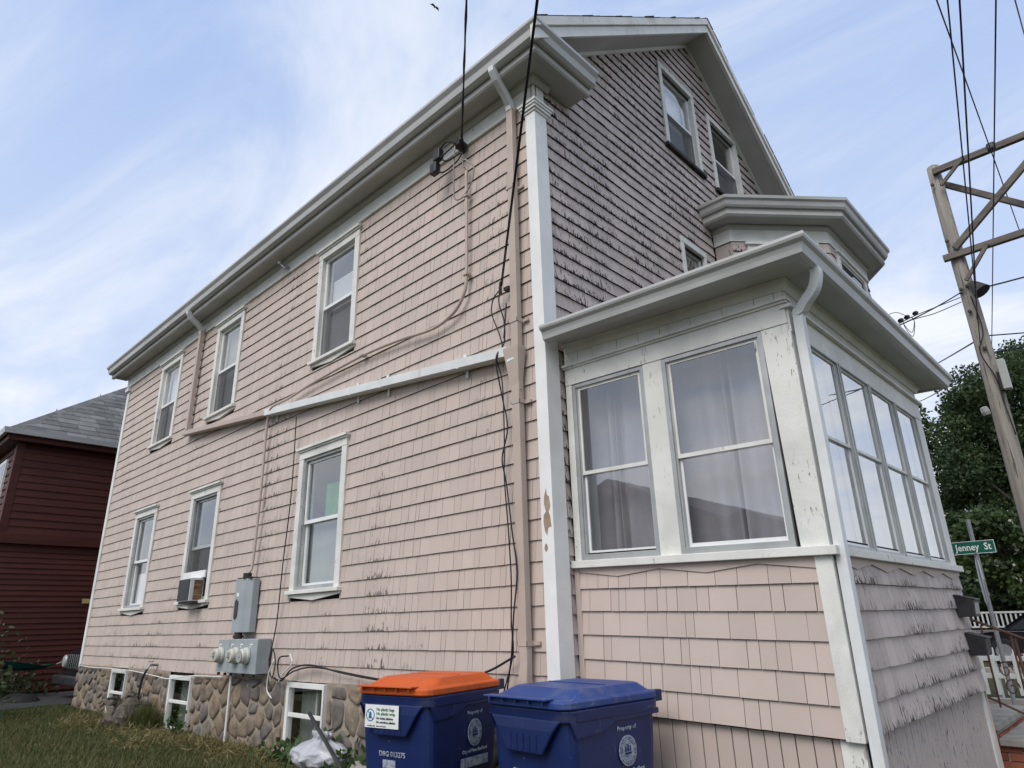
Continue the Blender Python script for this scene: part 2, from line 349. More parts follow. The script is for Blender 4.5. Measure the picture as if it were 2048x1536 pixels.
# ------------------------------------------------------------------ the setting
def ss(t): t = max(0., min(1., t)); return t * t * (3 - 2 * t)
def gz(x, y):
    return .05 + .245 * ss((-x - .2) / 2.4) * ss((y + 6) / 5.5) + .012 * noise.noise(Vector((x * .9, y * .9, 0)))
xs = [-400, -150, -60, -30, -20, -16] + [-14 + .4 * i for i in range(48)] + [6, 8, 12, 20, 40, 100, 400]
ys = [-400, -150, -60, -30, -16, -10] + [-8 + .4 * i for i in range(24)] + [2, 4, 6, 8, 10, 14, 20, 30, 60, 150, 400]
mb = MB(); mb.v = [(x, y, gz(x, y)) for y in ys for x in xs]; nx = len(xs)
for j in range(len(ys) - 1):
    for i in range(nx - 1): mb.f.append([j * nx + i, j * nx + i + 1, (j + 1) * nx + i + 1, (j + 1) * nx + i]); mb.m.append(0); mb.t.append(.5)
tag(mb.build('ground', soil, smooth=True), kind='structure')
mb = MB()
xs2 = [-14.6, -13.5, -12.4, -11.5]; ys2 = [-30, -8, -4, -2, -1, 0, 1, 2, 4, 8, 20]
mb.v = [(x, y, gz(x, y) + .03) for y in ys2 for x in xs2]
for j in range(len(ys2) - 1):
    for i in range(3): mb.f.append([j * 4 + i, j * 4 + i + 1, (j + 1) * 4 + i + 1, (j + 1) * 4 + i]); mb.m.append(0); mb.t.append(.5)
tag(mb.build('driveway', asphalt), kind='structure')
tag(MB().box(-60, 60, 16.2, 23.5, -.2, .075).build('road', asphalt), kind='structure')
tag(MB().box(-60, 60, 15.9, 16.2, -.2, .20).build('kerb', concrete), kind='structure')
pv = tag(MB().box(-8, 9, 6.9, 9.4, -.2, .07).build('pavement', concrete), kind='structure')
for k in range(11): MB().box(-8 + k * 1.5 + .01, -6.5 + k * 1.5 - .01, 6.92, 9.38, .07, .085).build('slab', concrete, pv)
tag(MB().box(-8, 9, 9.42, 9.62, -.2, .19).build('kerb', concrete), kind='structure')

# ------------------------------------------------------------------ the pink house
house = thing('house', 'weathered pink shingled house with white trim, gable roof and enclosed glazed porch', 'house', (-5.5, 3.5, .2))
SH = []                                        # all shingles, sorted by size in view later
def field(mapf, wall, u0, u1, zs, wmin, wmax, holes, clips=(), mats=None, tb=(.013, .019), xf=None, key='', jit=.003):
    for zb, zt in zip(zs[:-1], zs[1:]):
        u = u0 - random.uniform(0, wmin)
        while u < u1:
            wd = random.uniform(wmin, wmax) if random.random() < .75 else random.uniform(wmin * .55, wmin)
            a, b = max(u, u0), min(u + wd, u1); u += wd
            if b - a < .02: continue
            rects = [(a, b, zb, zt)]
            for (ha, hb, hc, hd) in holes:
                nr = []
                for (p, q, r, s) in rects:
                    if q <= ha or p >= hb or s <= hc or r >= hd: nr.append((p, q, r, s)); continue
                    if p < ha: nr.append((p, ha, r, s))
                    if q > hb: nr.append((hb, q, r, s))
                    m0, m1 = max(p, ha), min(q, hb)
                    if r < hc: nr.append((m0, m1, r, hc))
                    if s > hd: nr.append((m0, m1, hd, s))
                rects = nr
            tn = random.random(); t0 = random.uniform(*tb); tw = random.uniform(-.0012, .0012); dz = random.uniform(-jit, jit)
            for (p, q, r, s) in rects:
                if q - p < .015 or s - r < .012: continue
                gp = random.uniform(.0010, .0026)
                poly = [(p + gp, r + (dz if r == zb else 0)), (q - gp, r + (dz + random.uniform(-.0005, .0005) if r == zb else 0)), (q - gp, s), (p + gp, s)]
                for c in clips:
                    poly = clip(poly, *c)
                    if len(poly) < 3: break
                if len(poly) < 3: continue
                SH.append((mapf, wall, poly, zb, zt, t0, tw, tn, mats, xf, key))
def shingle_mb(mbx, s):
    mapf, wall, poly, zb, zt, t0, tw, tn, mats, xf, key = s
    n = len(poly); um = sum(p[0] for p in poly) / n
    fr = [mapf(u, z, .003 + (t0 + tw * (1 if u > um else -1)) * (zt - z) / (zt - zb)) for u, z in poly]
    bk = [mapf(u, z, -.004) for u, z in poly]
    k = len(mbx.v); mbx.v += fr + bk; mbx.e += [(zt - z) / (zt - zb) for u, z in poly] + [0.] * n
    mbx.f.append([k + i for i in range(n)]); mbx.m.append(0); mbx.t.append(tn)
    for i in range(n):
        j = (i + 1) % n
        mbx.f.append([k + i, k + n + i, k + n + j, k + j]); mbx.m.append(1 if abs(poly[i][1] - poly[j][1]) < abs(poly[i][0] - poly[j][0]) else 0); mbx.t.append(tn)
def bx(m, mapf, u0, u1, z0, z1, o0, o1, mat=0):
    p = [mapf(u, z, o) for u in (u0, u1) for z in (z0, z1) for o in (o0, o1)]
    return m.add(p, [(0, 1, 3, 2), (4, 6, 7, 5), (0, 4, 5, 1), (2, 3, 7, 6), (0, 2, 6, 4), (1, 5, 7, 3)], mat)
def backing(m, mapf, u0, u1, z0, z1, holes, o, clips=()):
    us = sorted({u0, u1, *[h for q in holes for h in q[:2] if u0 < h < u1]}); zs = sorted({z0, z1, *[h for q in holes for h in q[2:] if z0 < h < z1]})
    for a, b in zip(us[:-1], us[1:]):
        for c, d in zip(zs[:-1], zs[1:]):
            if any(h[0] < (a + b) / 2 < h[1] and h[2] < (c + d) / 2 < h[3] for h in holes): continue
            poly = [(a, c), (b, c), (b, d), (a, d)]
            for q in clips:
                poly = clip(poly, *q)
                if len(poly) < 3: break
            if len(poly) >= 3: m.face([mapf(u, z, o) for u, z in poly])
def drape(mapf, u0, u1, z0, z1, o, amp, waves, parent, m, name='curtain', nz=5, xf=None, gather=0):
    nu = max(8, waves * 8); q = MB(); ph = random.random() * 6
    for j in range(nz + 1):
        for i in range(nu + 1):
            t = i / nu; zz = z0 + (z1 - z0) * j / nz
            a = amp * (.6 + .4 * math.sin(t * 9 + ph)) * (1 - .35 * j / nz)
            uu = u0 + (u1 - u0) * (t + gather * math.sin(t * 6.28 * 2 + ph) / 20)
            q.v.append(mapf(uu, zz, o + a * math.sin(t * waves * 6.283 + ph + .5 * math.sin(t * 17 + j * .25))))
    for j in range(nz):
        for i in range(nu):
            k = j * (nu + 1) + i; q.f.append([k, k + 1, k + nu + 2, k + nu + 1]); q.m.append(0); q.t.append(.5)
    return q.build(name, m, parent, smooth=True, xf=xf, fix=False)
def wavy(): pass

ROOF_P = .79
FCLIP = [(-ROOF_P, 1, 6.674), (ROOF_P, 1, 12.25)]
# openings (outer casing): u0, u1, z0, z1
side_up = [(-3.79, -2.87, 4.46, 6.12), (-6.87, -5.93, 4.45, 6.12), (-9.24, -8.27, 4.45, 6.12)]
side_lo = [(-3.87, -2.87, 1.765, 3.485), (-7.01, -6.01, 1.765, 3.45), (-9.37, -8.38, 1.745, 3.445)]
attic = [(2.57, 3.50, 7.09, 8.49), (3.87, 4.80, 7.06, 8.43)]
smallw = (2.60, 3.21, 4.75, 5.80)
def inner(w_, cw=.075): return (w_[0] + cw, w_[1] - cw, w_[2] + .10, w_[3] - .12)
side_zs = [.975 + i * .1576 for i in range(34)]
swall = MB(); backing(swall, S_, -11.08, .0, .2, 6.45, [inner(q) for q in side_up + side_lo] + [(-3.71, -2.99, .40, .94), (-6.88, -6.15, .36, .91), (-9.28, -8.57, .42, .93)], -.006)
swall = swall.build('side_wall', tar, house)
fwall = MB(); backing(fwall, F_, .0, 7.06, .2, 9.6, [inner(q) for q in attic] + [inner(smallw)], -.006, FCLIP)
fwall = fwall.build('front_wall', tar, house)
m = MB()
m.face([(-11.07, .03, .1), (-11.07, 7.06, .1), (-11.07, 7.06, 6.5), (-11.07, 3.53, 9.4), (-11.07, .03, 6.5)])
m.face([(-11.07, 7.06, .1), (-.03, 7.06, .1), (-.03, 7.06, 6.5), (-11.07, 7.06, 6.5)])
m.build('rear_wall', pinkflat, house, fix=False)
m = MB()
for z in (1.05, 3.62, 6.43): m.face([(-11.06, .05, z), (-.05, .05, z), (-.05, 7.04, z), (-11.06, 7.04, z)])
m.face([(-11.0, 1.2, .1), (-.1, 1.2, .1), (-.1, 1.2, 6.4), (-11.0, 1.2, 6.4)])
m.build('room', interior, house, fix=False)
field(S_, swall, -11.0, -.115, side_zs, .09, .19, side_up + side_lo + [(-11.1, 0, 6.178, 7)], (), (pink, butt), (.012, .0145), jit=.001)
front_zs = [.98 + i * .1396 for i in range(62)]
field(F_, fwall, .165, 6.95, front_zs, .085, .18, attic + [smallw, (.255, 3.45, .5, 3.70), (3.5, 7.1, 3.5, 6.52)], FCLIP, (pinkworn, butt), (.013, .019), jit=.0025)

# corner boards
m = MB(); m.box(-.12, 0, 0, .17, .62, 6.02); m.build('corner_board', cornerm, house, bevel=.004)
for pts in ([(-.058, 2.45), (-.05, 2.40), (-.03, 2.385), (-.022, 2.31), (-.04, 2.27), (-.026, 2.235), (-.018, 2.16), (-.05, 2.155), (-.062, 2.10), (-.082, 2.125), (-.094, 2.20), (-.09, 2.25), (-.066, 2.275), (-.082, 2.33), (-.078, 2.39)], [(-.09, 2.03), (-.075, 2.04), (-.06, 2.01), (-.07, 1.985), (-.085, 1.98), (-.095, 2.0)]):
    MB().prism([(u, -.0005, z) for u, z in pts], (0, -.0012, 0)).build('peeled_patch', barewood, house)
m = MB(); m.box(-.105, -.008, .008, .155, 6.02, 6.40)
for z0, z1, e in ((6.02, 6.045, .012), (6.045, 6.075, .028), (6.075, 6.10, .04), (6.10, 6.125, .05), (6.125, 6.14, .03)): m.box(-.12 - e, e, -e, .17 + e, z0, z1)
m.build('pilaster_capital', white, house)
m = MB(); m.box(-11.12, -11.0, 0, .12, .95, 6.10); m.build('corner_board', white, house)
m = MB(); m.box(-11.16, -10.97, -.04, .15, 6.06, 6.13); m.build('pilaster_capital', white, house)

# eaves: profile swept round the corner with a return on the gable
def eave(name, prof, nodes_, mm, xf=None, smooth=False):
    q = MB(); q.loft([[(*f(o), z) for o, z in prof] for f in nodes_]); return q.build(name, mm, house, xf=xf)
EN = [lambda o: (-11.42, -o), lambda o: (o, -o), lambda o: (o, .56)]
ES = [lambda o: (-11.2, -o), lambda o: (-.11, -o)]
eave('frieze', [(-.03, 6.172), (.004, 6.172), (.004, 6.40), (-.03, 6.40)], ES, white)
eave('bed_moulding', [(0, 6.335), (.018, 6.335), (.05, 6.37), (.06, 6.398), (0, 6.398)], [lambda o: (-11.2, -o), lambda o: (o, -o), lambda o: (o, .2)], soffitm)
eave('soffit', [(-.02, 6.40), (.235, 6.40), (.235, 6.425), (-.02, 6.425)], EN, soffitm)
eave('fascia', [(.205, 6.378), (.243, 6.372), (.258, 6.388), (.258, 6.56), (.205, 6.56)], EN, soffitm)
eave('gutter', [(.262, 6.452), (.300, 6.448), (.330, 6.468), (.338, 6.50), (.345, 6.535), (.366, 6.56), (.378, 6.575), (.378, 6.605), (.360, 6.605), (.352, 6.585), (.262, 6.56)], EN, gutterm)
eave('return_roof', [(-.02, 6.575), (.34, 6.575), (.35, 6.60), (-.02, 6.74)], [lambda o: (o, -.2), lambda o: (o, .55)], roofing)

def zt(y): return 6.60 + ROOF_P * (y + .36) if y <= 3.53 else 6.60 + ROOF_P * (7.42 - y)
def rake(name, d0, d1, x0, x1, mm, ya=-.36, yb=7.42):
    for a, b in ((ya, 3.53), (3.53, yb)):
        q = MB(); q.prism([(x0, a, zt(a) - d0), (x0, b, zt(b) - d0), (x0, b, zt(b) - d1), (x0, a, zt(a) - d1)], (x1 - x0, 0, 0)); q.build(name, mm, house)
rake('rake_board', .01, .225, .30, .335, whitepeel)
rake('rake_moulding', .11, .235, .335, .348, white)
rake('rake_crown', -.005, .10, .335, .372, whitepeel)
rake('rake_soffit', .19, .215, -.03, .30, soffitm, .05, 7.0)
rake('rake_frieze', .215, .262, -.03, .012, white, .15, 6.9)
for a, b, s in ((-.37, 3.53, 1), (3.53, 7.43, -1)):
    q = MB(); q.prism([(-11.45, a, zt(a) + .0), (-11.45, b, zt(b) + .0), (-11.45, b, zt(b) + .016), (-11.45, a, zt(a) + .016)], (11.45 + .36, 0, 0)); r = q.build('roof', roofing, house)
    t = a
    while t < b - .1:                            # torn shingle tabs along the rake edge
        t2 = t + random.uniform(.12, .3); e = random.uniform(.002, .02)
        MB().prism([(.362 + e, t, zt(t) + .017), (.362 + e, t2, zt(min(t2, b)) + .017), (.362 + e, t2, zt(min(t2, b)) + .023 + e * .5), (.362 + e, t, zt(t) + .022)], (-.3, 0, random.choice((0, 0, 0, .012)))).build('roof_shingle', roofing, r)
        t = t2 + .01
MB().prism([(.36, 3.44, zt(3.44) + .02), (.36, 3.53, zt(3.53) + .045), (.36, 3.62, zt(3.62) + .02)], (-11.7, 0, 0)).build('ridge_cap', roofing, house)

# ---- windows
def window(w_, mapf, style, crown=True, apron=True, cw=.095, xf=None, cm=whitepeel):
    u0, u1, z0, z1 = w_; um = (u0 + u1) / 2
    a, b, c, d = u0 + cw, u1 - cw, z0 + (.115 if apron else .06), z1 - (.135 if crown else .08)
    m = MB()
    bx(m, mapf, u0, a, c - .02, d, -.02, .034); bx(m, mapf, b, u1, c - .02, d, -.02, .034); bx(m, mapf, u0, u1, d, z1 - (.03 if crown else 0), -.02, .037)
    for p, q in ((a - .004, a + .012), (b - .012, b + .004)): bx(m, mapf, p, q, c, d, -.13, -.018)
    bx(m, mapf, a, b, d - .012, d + .004, -.13, -.018); bx(m, mapf, a, b, c - .004, c + .014, -.13, -.018)
    win = m.build('window', cm, house, bevel=.003)
    if crown:
        m = MB(); bx(m, mapf, u0 - .03, u1 + .03, z1 - .028, z1, -.02, .075); bx(m, mapf, u0 - .015, u1 + .015, z1 - .048, z1 - .028, -.02, .055); m.build('crown', cm, win)
    if apron:
        m = MB(); bx(m, mapf, u0 - .03, u1 + .03, z0 + .072, z0 + .112, -.02, .07); m.build('sill', cm, win, bevel=.004)
        m = MB(); pts = [(u0 - .01, z0 + .07), (u1 + .01, z0 + .07), (u1 + .01, z0 + .045), (um, z0), (u0 - .01, z0 + .045)]
        m.prism([mapf(u, z, -.005) for u, z in pts], Vector(mapf(0, 0, .032)) - Vector(mapf(0, 0, -.005))); m.build('apron', cm, win)
    else:
        m = MB(); bx(m, mapf, u0 - .03, u1 + .03, z0, z0 + .05, -.02, .06); m.build('sill', bareboard, win)
    fm = style.get('frame', vinyl); zm = (c + d) / 2 + style.get('mid', 0)
    if style.get('storm'):
        m = MB(); e = .028
        for q in ((a, a + e, c, d), (b - e, b, c, d)): bx(m, mapf, *q, -.012, .012)
        bx(m, mapf, a + e, b - e, d - e, d, -.012, .012); bx(m, mapf, a + e, b - e, c, c + e + .012, -.012, .012); m.build('storm_frame', alum, win)
        a, b, c, d = a + .02, b - .02, c + .03, d - .02
    for nm, (p, q, r, s), o in (('sash', (a, b, zm - .02, d), -.022), ('sash', (a, b, c, zm + .02), -.052)):
        m = MB(); e = .04
        bx(m, mapf, p, p + e, r, s, o - .028, o); bx(m, mapf, q - e, q, r, s, o - .028, o); bx(m, mapf, p + e, q - e, s - e, s, o - .028, o); bx(m, mapf, p + e, q - e, r, r + e, o - .028, o)
        m.build(nm, fm, win)
        m = MB(); m.face([mapf(p + e, r + e, o - .014), mapf(q - e, r + e, o - .014), mapf(q - e, s - e, o - .014), mapf(p + e, s - e, o - .014)]); m.build('pane', glass, win, fix=False)
    if style.get('screen', True):
        m = MB(); o = -.02; m.face([mapf(a + .02, c + .03, o), mapf(b - .02, c + .03, o), mapf(b - .02, zm - .02, o), mapf(a + .02, zm - .02, o)]); m.build('screen', screen, win, fix=False)
    cu = style.get('curtain')
    if cu: drape(mapf, a + .01, b - .01, c + (zm - c) * cu[1], d - .02, -.16, .012, cu[2], win, cu[0])
    if style.get('blind'):
        m = MB(); n = 26; lo_, hi_ = style['blind']
        for k in range(n):
            z = lo_ + (hi_ - lo_) * k / n; bx(m, mapf, a + .03, b - .03, z, z + (hi_ - lo_) / n * .72, -.135, -.130)
        m.build('blind', curtain2, win)
    if style.get('half'):
        m = MB(); hh = style['half']; hm = style.get('halfm', curtain); m2 = drape(mapf, a + .02, b - .02, c + .03, hh, -.12, .006, 4, win, hm)
    return win
window(side_up[0], S_, dict(blind=(5.28, 5.70), half=5.2))
window(side_up[1], S_, dict(curtain=(greycur, 0, 3)))
window(side_up[2], S_, dict(curtain=(curtain, .0, 4)))
window(side_lo[0], S_, dict(storm=1, half=2.62, halfm=greycur, screen=False))
wm = window(side_lo[1], S_, dict(storm=1, frame=alum))
window(side_lo[2], S_, dict(storm=1, half=2.4, screen=False))
window(attic[0], F_, dict(half=7.75, curtain=(curtain, 1.0, 3)), crown=False, apron=False, cw=.08)
window(attic[1], F_, dict(half=7.7), crown=False, apron=False, cw=.08)
window(smallw, F_, dict(curtain=(greycur, 0, 3)), crown=False, apron=False, cw=.06, cm=white)
# green sheet standing in for a green reflection in the lower right window
drape(S_, -3.58, -3.02, 2.62, 3.05, -.19, .008, 2, house, greenrefl, name='window_cloth')

# ---- basement windows
def basement(u0, u1, z0, z1, mid):
    m = MB(); e = .05
    bx(m, S_, u0, u0 + e, z0, z1, -.03, .04); bx(m, S_, u1 - e, u1, z0, z1, -.03, .05); bx(m, S_, u0 + e, u1 - e, z1 - e, z1, -.03, .04); bx(m, S_, u0 + e, u1 - e, z0, z0 + e, -.03, .04)
    bx(m, S_, u0 + e, u1 - e, mid - .018, mid + .018, -.02, .03); bx(m, S_, u1 - .012, u1 + .01, z0, z1, -.05, .07)
    win = m.build('basement_window', white, house, bevel=.003)
    for a, b in ((z0 + e, mid - .018), (mid + .018, z1 - e)):
        q = MB(); q.face([S_(u0 + e, a, .01), S_(u1 - e, a, .01), S_(u1 - e, b, .01), S_(u0 + e, b, .01)]); q.build('pane', glass, win, fix=False)
    drape(S_, u0 + e, (u0 + u1) / 2 + .05, z0 + .05, z1 - .05, -.12, .012, 3, win, greycur)
    q = MB(); bx(q, S_, (u0 + u1) / 2 + .03, (u0 + u1) / 2 + .06, z0, z1, -.10, -.07); q.build('mullion', white, win)
basement(-3.73, -2.97, .30, .965, .66); basement(-6.90, -6.13, .27, .935, .62); basement(-9.30, -8.55, .30, .95, .62)

# ---- fieldstone foundation
found = MB(); backing(found, S_, -11.06, -.02, .0, .985, [(-3.73, -2.97, .30, .985), (-6.90, -6.13, .27, .985), (-9.30, -8.55, .30, .985)], .030)
found.box(-11.06, -10.7, .06, 3, 0, .95)
found = found.build('foundation', mortar, house, fix=False)
pts = []
for _ in range(9000):
    c_ = (random.uniform(-11.1, 0), random.uniform(.02, .99)); dm = random.choice((.12, .18, .25, .31))
    if all(math.hypot((c_[0] - q[0]) * .85, (c_[1] - q[1]) * 1.1) > .5 * (dm + q[2]) for q in pts): pts.append((*c_, dm))
pts = [q[:2] for q in pts]
for i, (px, pz) in enumerate(pts):
    poly = [(px - .26, pz - .24), (px + .26, pz - .24), (px + .26, pz + .24), (px - .26, pz + .24)]
    for j, (qx, qz) in enumerate(pts):
        if i != j and abs(qx - px) < .62 and abs(qz - pz) < .5:
            a, b = qx - px, qz - pz; poly = clip(poly, a, b, a * (px + qx) / 2 + b * (pz + qz) / 2)
            if len(poly) < 3: break
    for c in ((1, 0, -.04), (-1, 0, 11.09), (0, 1, .968), (0, -1, -.04)):
        if len(poly) >= 3: poly = clip(poly, *c)
    for (ha, hb, hc, hd) in ((-3.77, -2.92, .28, 1.1), (-6.94, -6.09, .25, 1.1), (-9.34, -8.52, .28, 1.1)):
        if len(poly) >= 3 and min(p[0] for p in poly) < hb and max(p[0] for p in poly) > ha and max(p[1] for p in poly) > hc:
            cx = sum(p[0] for p in poly) / len(poly); cz = sum(p[1] for p in poly) / len(poly)
            if cz < hc: poly = clip(poly, 0, 1, hc)
            elif cx < (ha + hb) / 2: poly = clip(poly, 1, 0, ha)
            else: poly = clip(poly, -1, 0, -hb)
    if len(poly) < 3: continue
    cx = sum(p[0] for p in poly) / len(poly); cz = sum(p[1] for p in poly) / len(poly)
    if max(p[0] for p in poly) - min(p[0] for p in poly) < .06 or max(p[1] for p in poly) - min(p[1] for p in poly) < .05: continue
    rad = max(math.hypot(p[0] - cx, p[1] - cz) for p in poly)
    k = 1 - random.uniform(.008, .022) / max(.05, rad * .6)
    poly = [(cx + (p[0] - cx) * k, cz + (p[1] - cz) * k) for p in poly]
    for _ in range(1):                             # round the corners
        poly = [q for p, r in zip(poly, poly[1:] + poly[:1]) for q in ((p[0] * .84 + r[0] * .16, p[1] * .84 + r[1] * .16), (p[0] * .16 + r[0] * .84, p[1] * .16 + r[1] * .84))]
    dpt = random.uniform(.032, .046); sd_ = Vector((random.random() * 40, random.random() * 40, 0)); rings = []
    for sc_, o in ((1.08, -.01), (1.03, dpt * .5), (.95, dpt * .88), (.55, dpt), (.12, dpt * .98)):
        rings.append([S_(cx + (p[0] - cx) * sc_, cz + (p[1] - cz) * sc_, .01 + o + (.026 * noise.noise(sd_ + Vector(((cx + (p[0] - cx) * sc_) * 13, (cz + (p[1] - cz) * sc_) * 13, 0))) if o > 0 else 0)) for p in poly])
    MB().loft(rings).build('stone', random.choice(stonem), found, smooth=True)

# ---- bay window on the second floor
BAY = [(-.02, 3.55), (.2, 3.55), (1.07, 4.53), (1.07, 6.1), (.3, 7.0), (-.02, 7.0)]
def ring(off, pts=BAY):
    out = []
    for i, p in enumerate(pts):
        p = Vector(p)
        d0 = (p - Vector(pts[i - 1])).normalized() if i else None; d1 = (Vector(pts[i + 1]) - p).normalized() if i < len(pts) - 1 else None
        ns = [Vector((d.y, -d.x)) for d in (d0, d1) if d is not None]
        n_ = sum(ns, Vector((0, 0))).normalized(); c = n_.dot(ns[0]); q = p + n_ * (off / max(c, .3))
        if i in (0, len(pts) - 1): q.x = -.02
        out.append(q)
    return out
def baysweep(name, prof, mm):
    q = MB(); n = len(BAY); R = [[(ring(o)[i].x, ring(o)[i].y, z) for o, z in prof] for i in range(n)]; q.loft(R); return q.build(name, mm, house)
baysweep('bay_wall', [(-.02, 3.7), (0, 3.7), (0, 6.02), (-.02, 6.02)], pinkworn)
baysweep('bay_frieze', [(0, 6.03), (.018, 6.03), (.018, 6.27), (0, 6.27)], white)
baysweep('bay_bed_moulding', [(0, 6.19), (.035, 6.21), (.05, 6.25), (.05, 6.265), (0, 6.265)], soffitm)
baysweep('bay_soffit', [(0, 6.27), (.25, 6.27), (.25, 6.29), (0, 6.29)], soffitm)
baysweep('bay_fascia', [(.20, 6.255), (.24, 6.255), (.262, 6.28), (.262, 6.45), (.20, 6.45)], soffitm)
baysweep('bay_gutter', [(.266, 6.36), (.295, 6.36), (.312, 6.385), (.325, 6.44), (.35, 6.46), (.355, 6.50), (.266, 6.50)], gutterm)
q = MB(); rr = ring(.33); q.loft([[(p.x, p.y, 6.495) for p in rr], [(p.x * .1 - .01, 5.2 + (p.y - 5.2) * .25, 6.75) for p in rr]]); q.build('bay_roof', roofing, house)
def plane_map(p, q):
    p, q = Vector(p), Vector(q); d = (q - p).normalized(); n_ = Vector((d.y, -d.x))
    return lambda u, z, o: (p.x + d.x * u + n_.x * o, p.y + d.y * u + n_.y * o, z)
BD = plane_map(BAY[1], BAY[2]); BF = plane_map(BAY[2], BAY[3])
for mp_, ln in ((BD, 1.31), (BF, 1.57)):
    us = [(.0, .2), (ln - .2, ln)]
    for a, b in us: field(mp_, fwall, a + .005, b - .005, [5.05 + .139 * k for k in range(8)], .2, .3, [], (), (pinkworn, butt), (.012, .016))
    m = MB()
    for q_ in ((.2, .3, 4.2, 5.93), (ln - .3, ln - .2, 4.2, 5.93), (.2, ln - .2, 5.93, 6.025)): bx(m, mp_, *q_, 0, .03)
    bx(m, mp_, .17, ln - .17, 5.97, 6.0, .03, .06)
    wn = m.build('window', white, house)
    m = MB()
    for q_ in ((.3, .34, 4.2, 5.93), (ln - .34, ln - .3, 4.2, 5.93), (.34, ln - .34, 5.89, 5.93)): bx(m, mp_, *q_, 0, .018)
    m.build('sash', alum, wn)
    m = MB(); m.face([mp_(.34, 4.2, .008), mp_(ln - .34, 4.2, .008), mp_(ln - .34, 5.89, .008), mp_(.34, 5.89, .008)]); m.build('pane', carglass, wn, fix=False)

# ------------------------------------------------------------------ the enclosed porch (it has sunk away from the house)
PY, PX, PE = .25, 1.845, 3.34
def psh(p): return (p[0], p[1], p[2] - .028 * max(0, p[0]))
def rsh(p): return (p[0], p[1], p[2] - .041 * max(0, p[0]))
def ssh(p): return (p[0], p[1], p[2] - .058 * max(0, p[0]))
def PS(u, z, o): return (u, PY - o, z - .028 * u)                 # porch side
def PF(u, z, o): return (PX + o, u, z - .0516)                     # porch front
pz = [.915, 1.075, 1.237, 1.400, 1.560, 1.715, 1.86]
# shingled apron
m = MB(); backing(m, PS, 0, PX, .905, 3.7, [(.07, .73, 1.97, 3.30), (.93, 1.66, 1.94, 3.29)], -.012); pside = m.build('porch_side_wall', tar, house)
FW = [(.39, 1.045), (1.085, 1.725), (1.765, 2.405), (2.445, 3.08)]
m = MB(); backing(m, PF, PY, PE, .905, 3.7, [(a, b, 1.97, 3.24) for a, b in FW], -.012); pfront = m.build('porch_front_wall', tar, house)
m = MB(); m.face([(0, PE, 0), (PX, PE, 0), (PX, PE, 3.55), (0, PE, 3.65)]); m.build('porch_end_wall', pinkflat, house, fix=False)
m = MB(); m.face([(0, PY + .02, .9), (PX - .02, PY + .02, .85), (PX - .02, PE, .85), (0, PE, .9)]); m.build('porch_floor', concrete, house, fix=False); m = MB(); m.face([(0, PY + .02, 3.6), (PX - .02, PY + .02, 3.52), (PX - .02, PE, 3.52), (0, PE, 3.6)]); m.build('porch_ceiling', concrete, house, fix=False)
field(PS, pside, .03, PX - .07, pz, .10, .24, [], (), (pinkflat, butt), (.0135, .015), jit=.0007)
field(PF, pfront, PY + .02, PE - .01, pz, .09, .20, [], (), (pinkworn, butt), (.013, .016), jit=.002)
def zig(mapf, u0, u1, parent):
    n = max(4, int((u1 - u0) / .30)); pts = [(u0, 1.862), (u1, 1.862)]; low = []
    for k in range(n + 1): low.append((u0 + (u1 - u0) * k / n, 1.835 if k % 2 == 0 else 1.795))
    m = MB(); m.prism([mapf(u, z, .006) for u, z in pts + low[::-1]], Vector(mapf(.5, .5, .018)) - Vector(mapf(.5, .5, .006))); m.build('zigzag_trim', pinkflat, house)
zig(PS, .03, PX - .085, pside); zig(PF, PY + .06, PE - .01, pfront)
m = MB(); bx(m, PS, -.01, .035, .915, 1.862, -.01, .018); m.build('trim_board', pinkflat, house)
m = MB(); bx(m, PS, PX - .085, PX + .012, .905, 1.862, -.03, .022); m.box(PX - .02, PX + .014, PY - .021, PY + .022, .858, 1.80); m.build('porch_corner_board', whitepeel, house, bevel=.003)
# vertical board skirt
m = MB(); bx(m, PS, 0, PX, -.05, .93, -.1, -.045); m.build('skirt_backing', tar, house)
u = 0.03
while u < PX - .14:
    w_ = random.uniform(.088, .104); m = MB(); bx(m, PS, u, min(u + w_ - .006, PX - .135), -.05, .912, -.045, -.022 + random.uniform(-.002, .002)); m.build('skirt_board', pinkflat, pside, bevel=.003); u += w_
m = MB(); bx(m, PS, PX - .13, PX - .005, -.05, .91, -.12, -.012); m.build('porch_corner_board', whitepeel, house, bevel=.003)
u = PY + .05
while u < PE - .12:
    w_ = random.uniform(.058, .07); m = MB(); bx(m, PF, u, u + w_ - .005, -.05, .91, -.06, -.028 + random.uniform(-.002, .002)); m.build('skirt_board', pinkworn, pfront, bevel=.003); u += w_
m = MB(); bx(m, PF, PE - .10, PE, -.05, .91, -.06, -.015); m.build('porch_corner_board', whitepeel, house)
# sill, posts, header
m = MB(); bx(m, PS, -.02, PX + .055, 1.862, 1.915, -.05, .055); m.build('porch_sill', whitepeel, house, bevel=.004)
m = MB(); bx(m, PF, PY - .03, PE + .03, 1.862, 1.912, -.05, .05); m.build('porch_sill', whitepeel, house, bevel=.004)
m = MB(); bx(m, PS, 0, .06, 1.915, 3.315, -.05, .012); m.build('porch_post', whitepeel, house, bevel=.003)
m = MB(); bx(m, PS, .745, .905, 1.915, 3.312, -.05, .014); m.build('porch_post', whitepeel, house, bevel=.003)
m = MB(); m.prism([PS(1.665, 3.312, .013), PS(PX, 3.312, .013), PS(PX, 1.915, .013), PS(1.692, 1.915, .013)], (0, .06, 0)); m.build('porch_post', whitepeel, house, bevel=.003)
m = MB(); bx(m, PF, PY - .012, PY + .125, 1.913, 3.26, -.05, .010); m.build('porch_post', whitepeel, house)
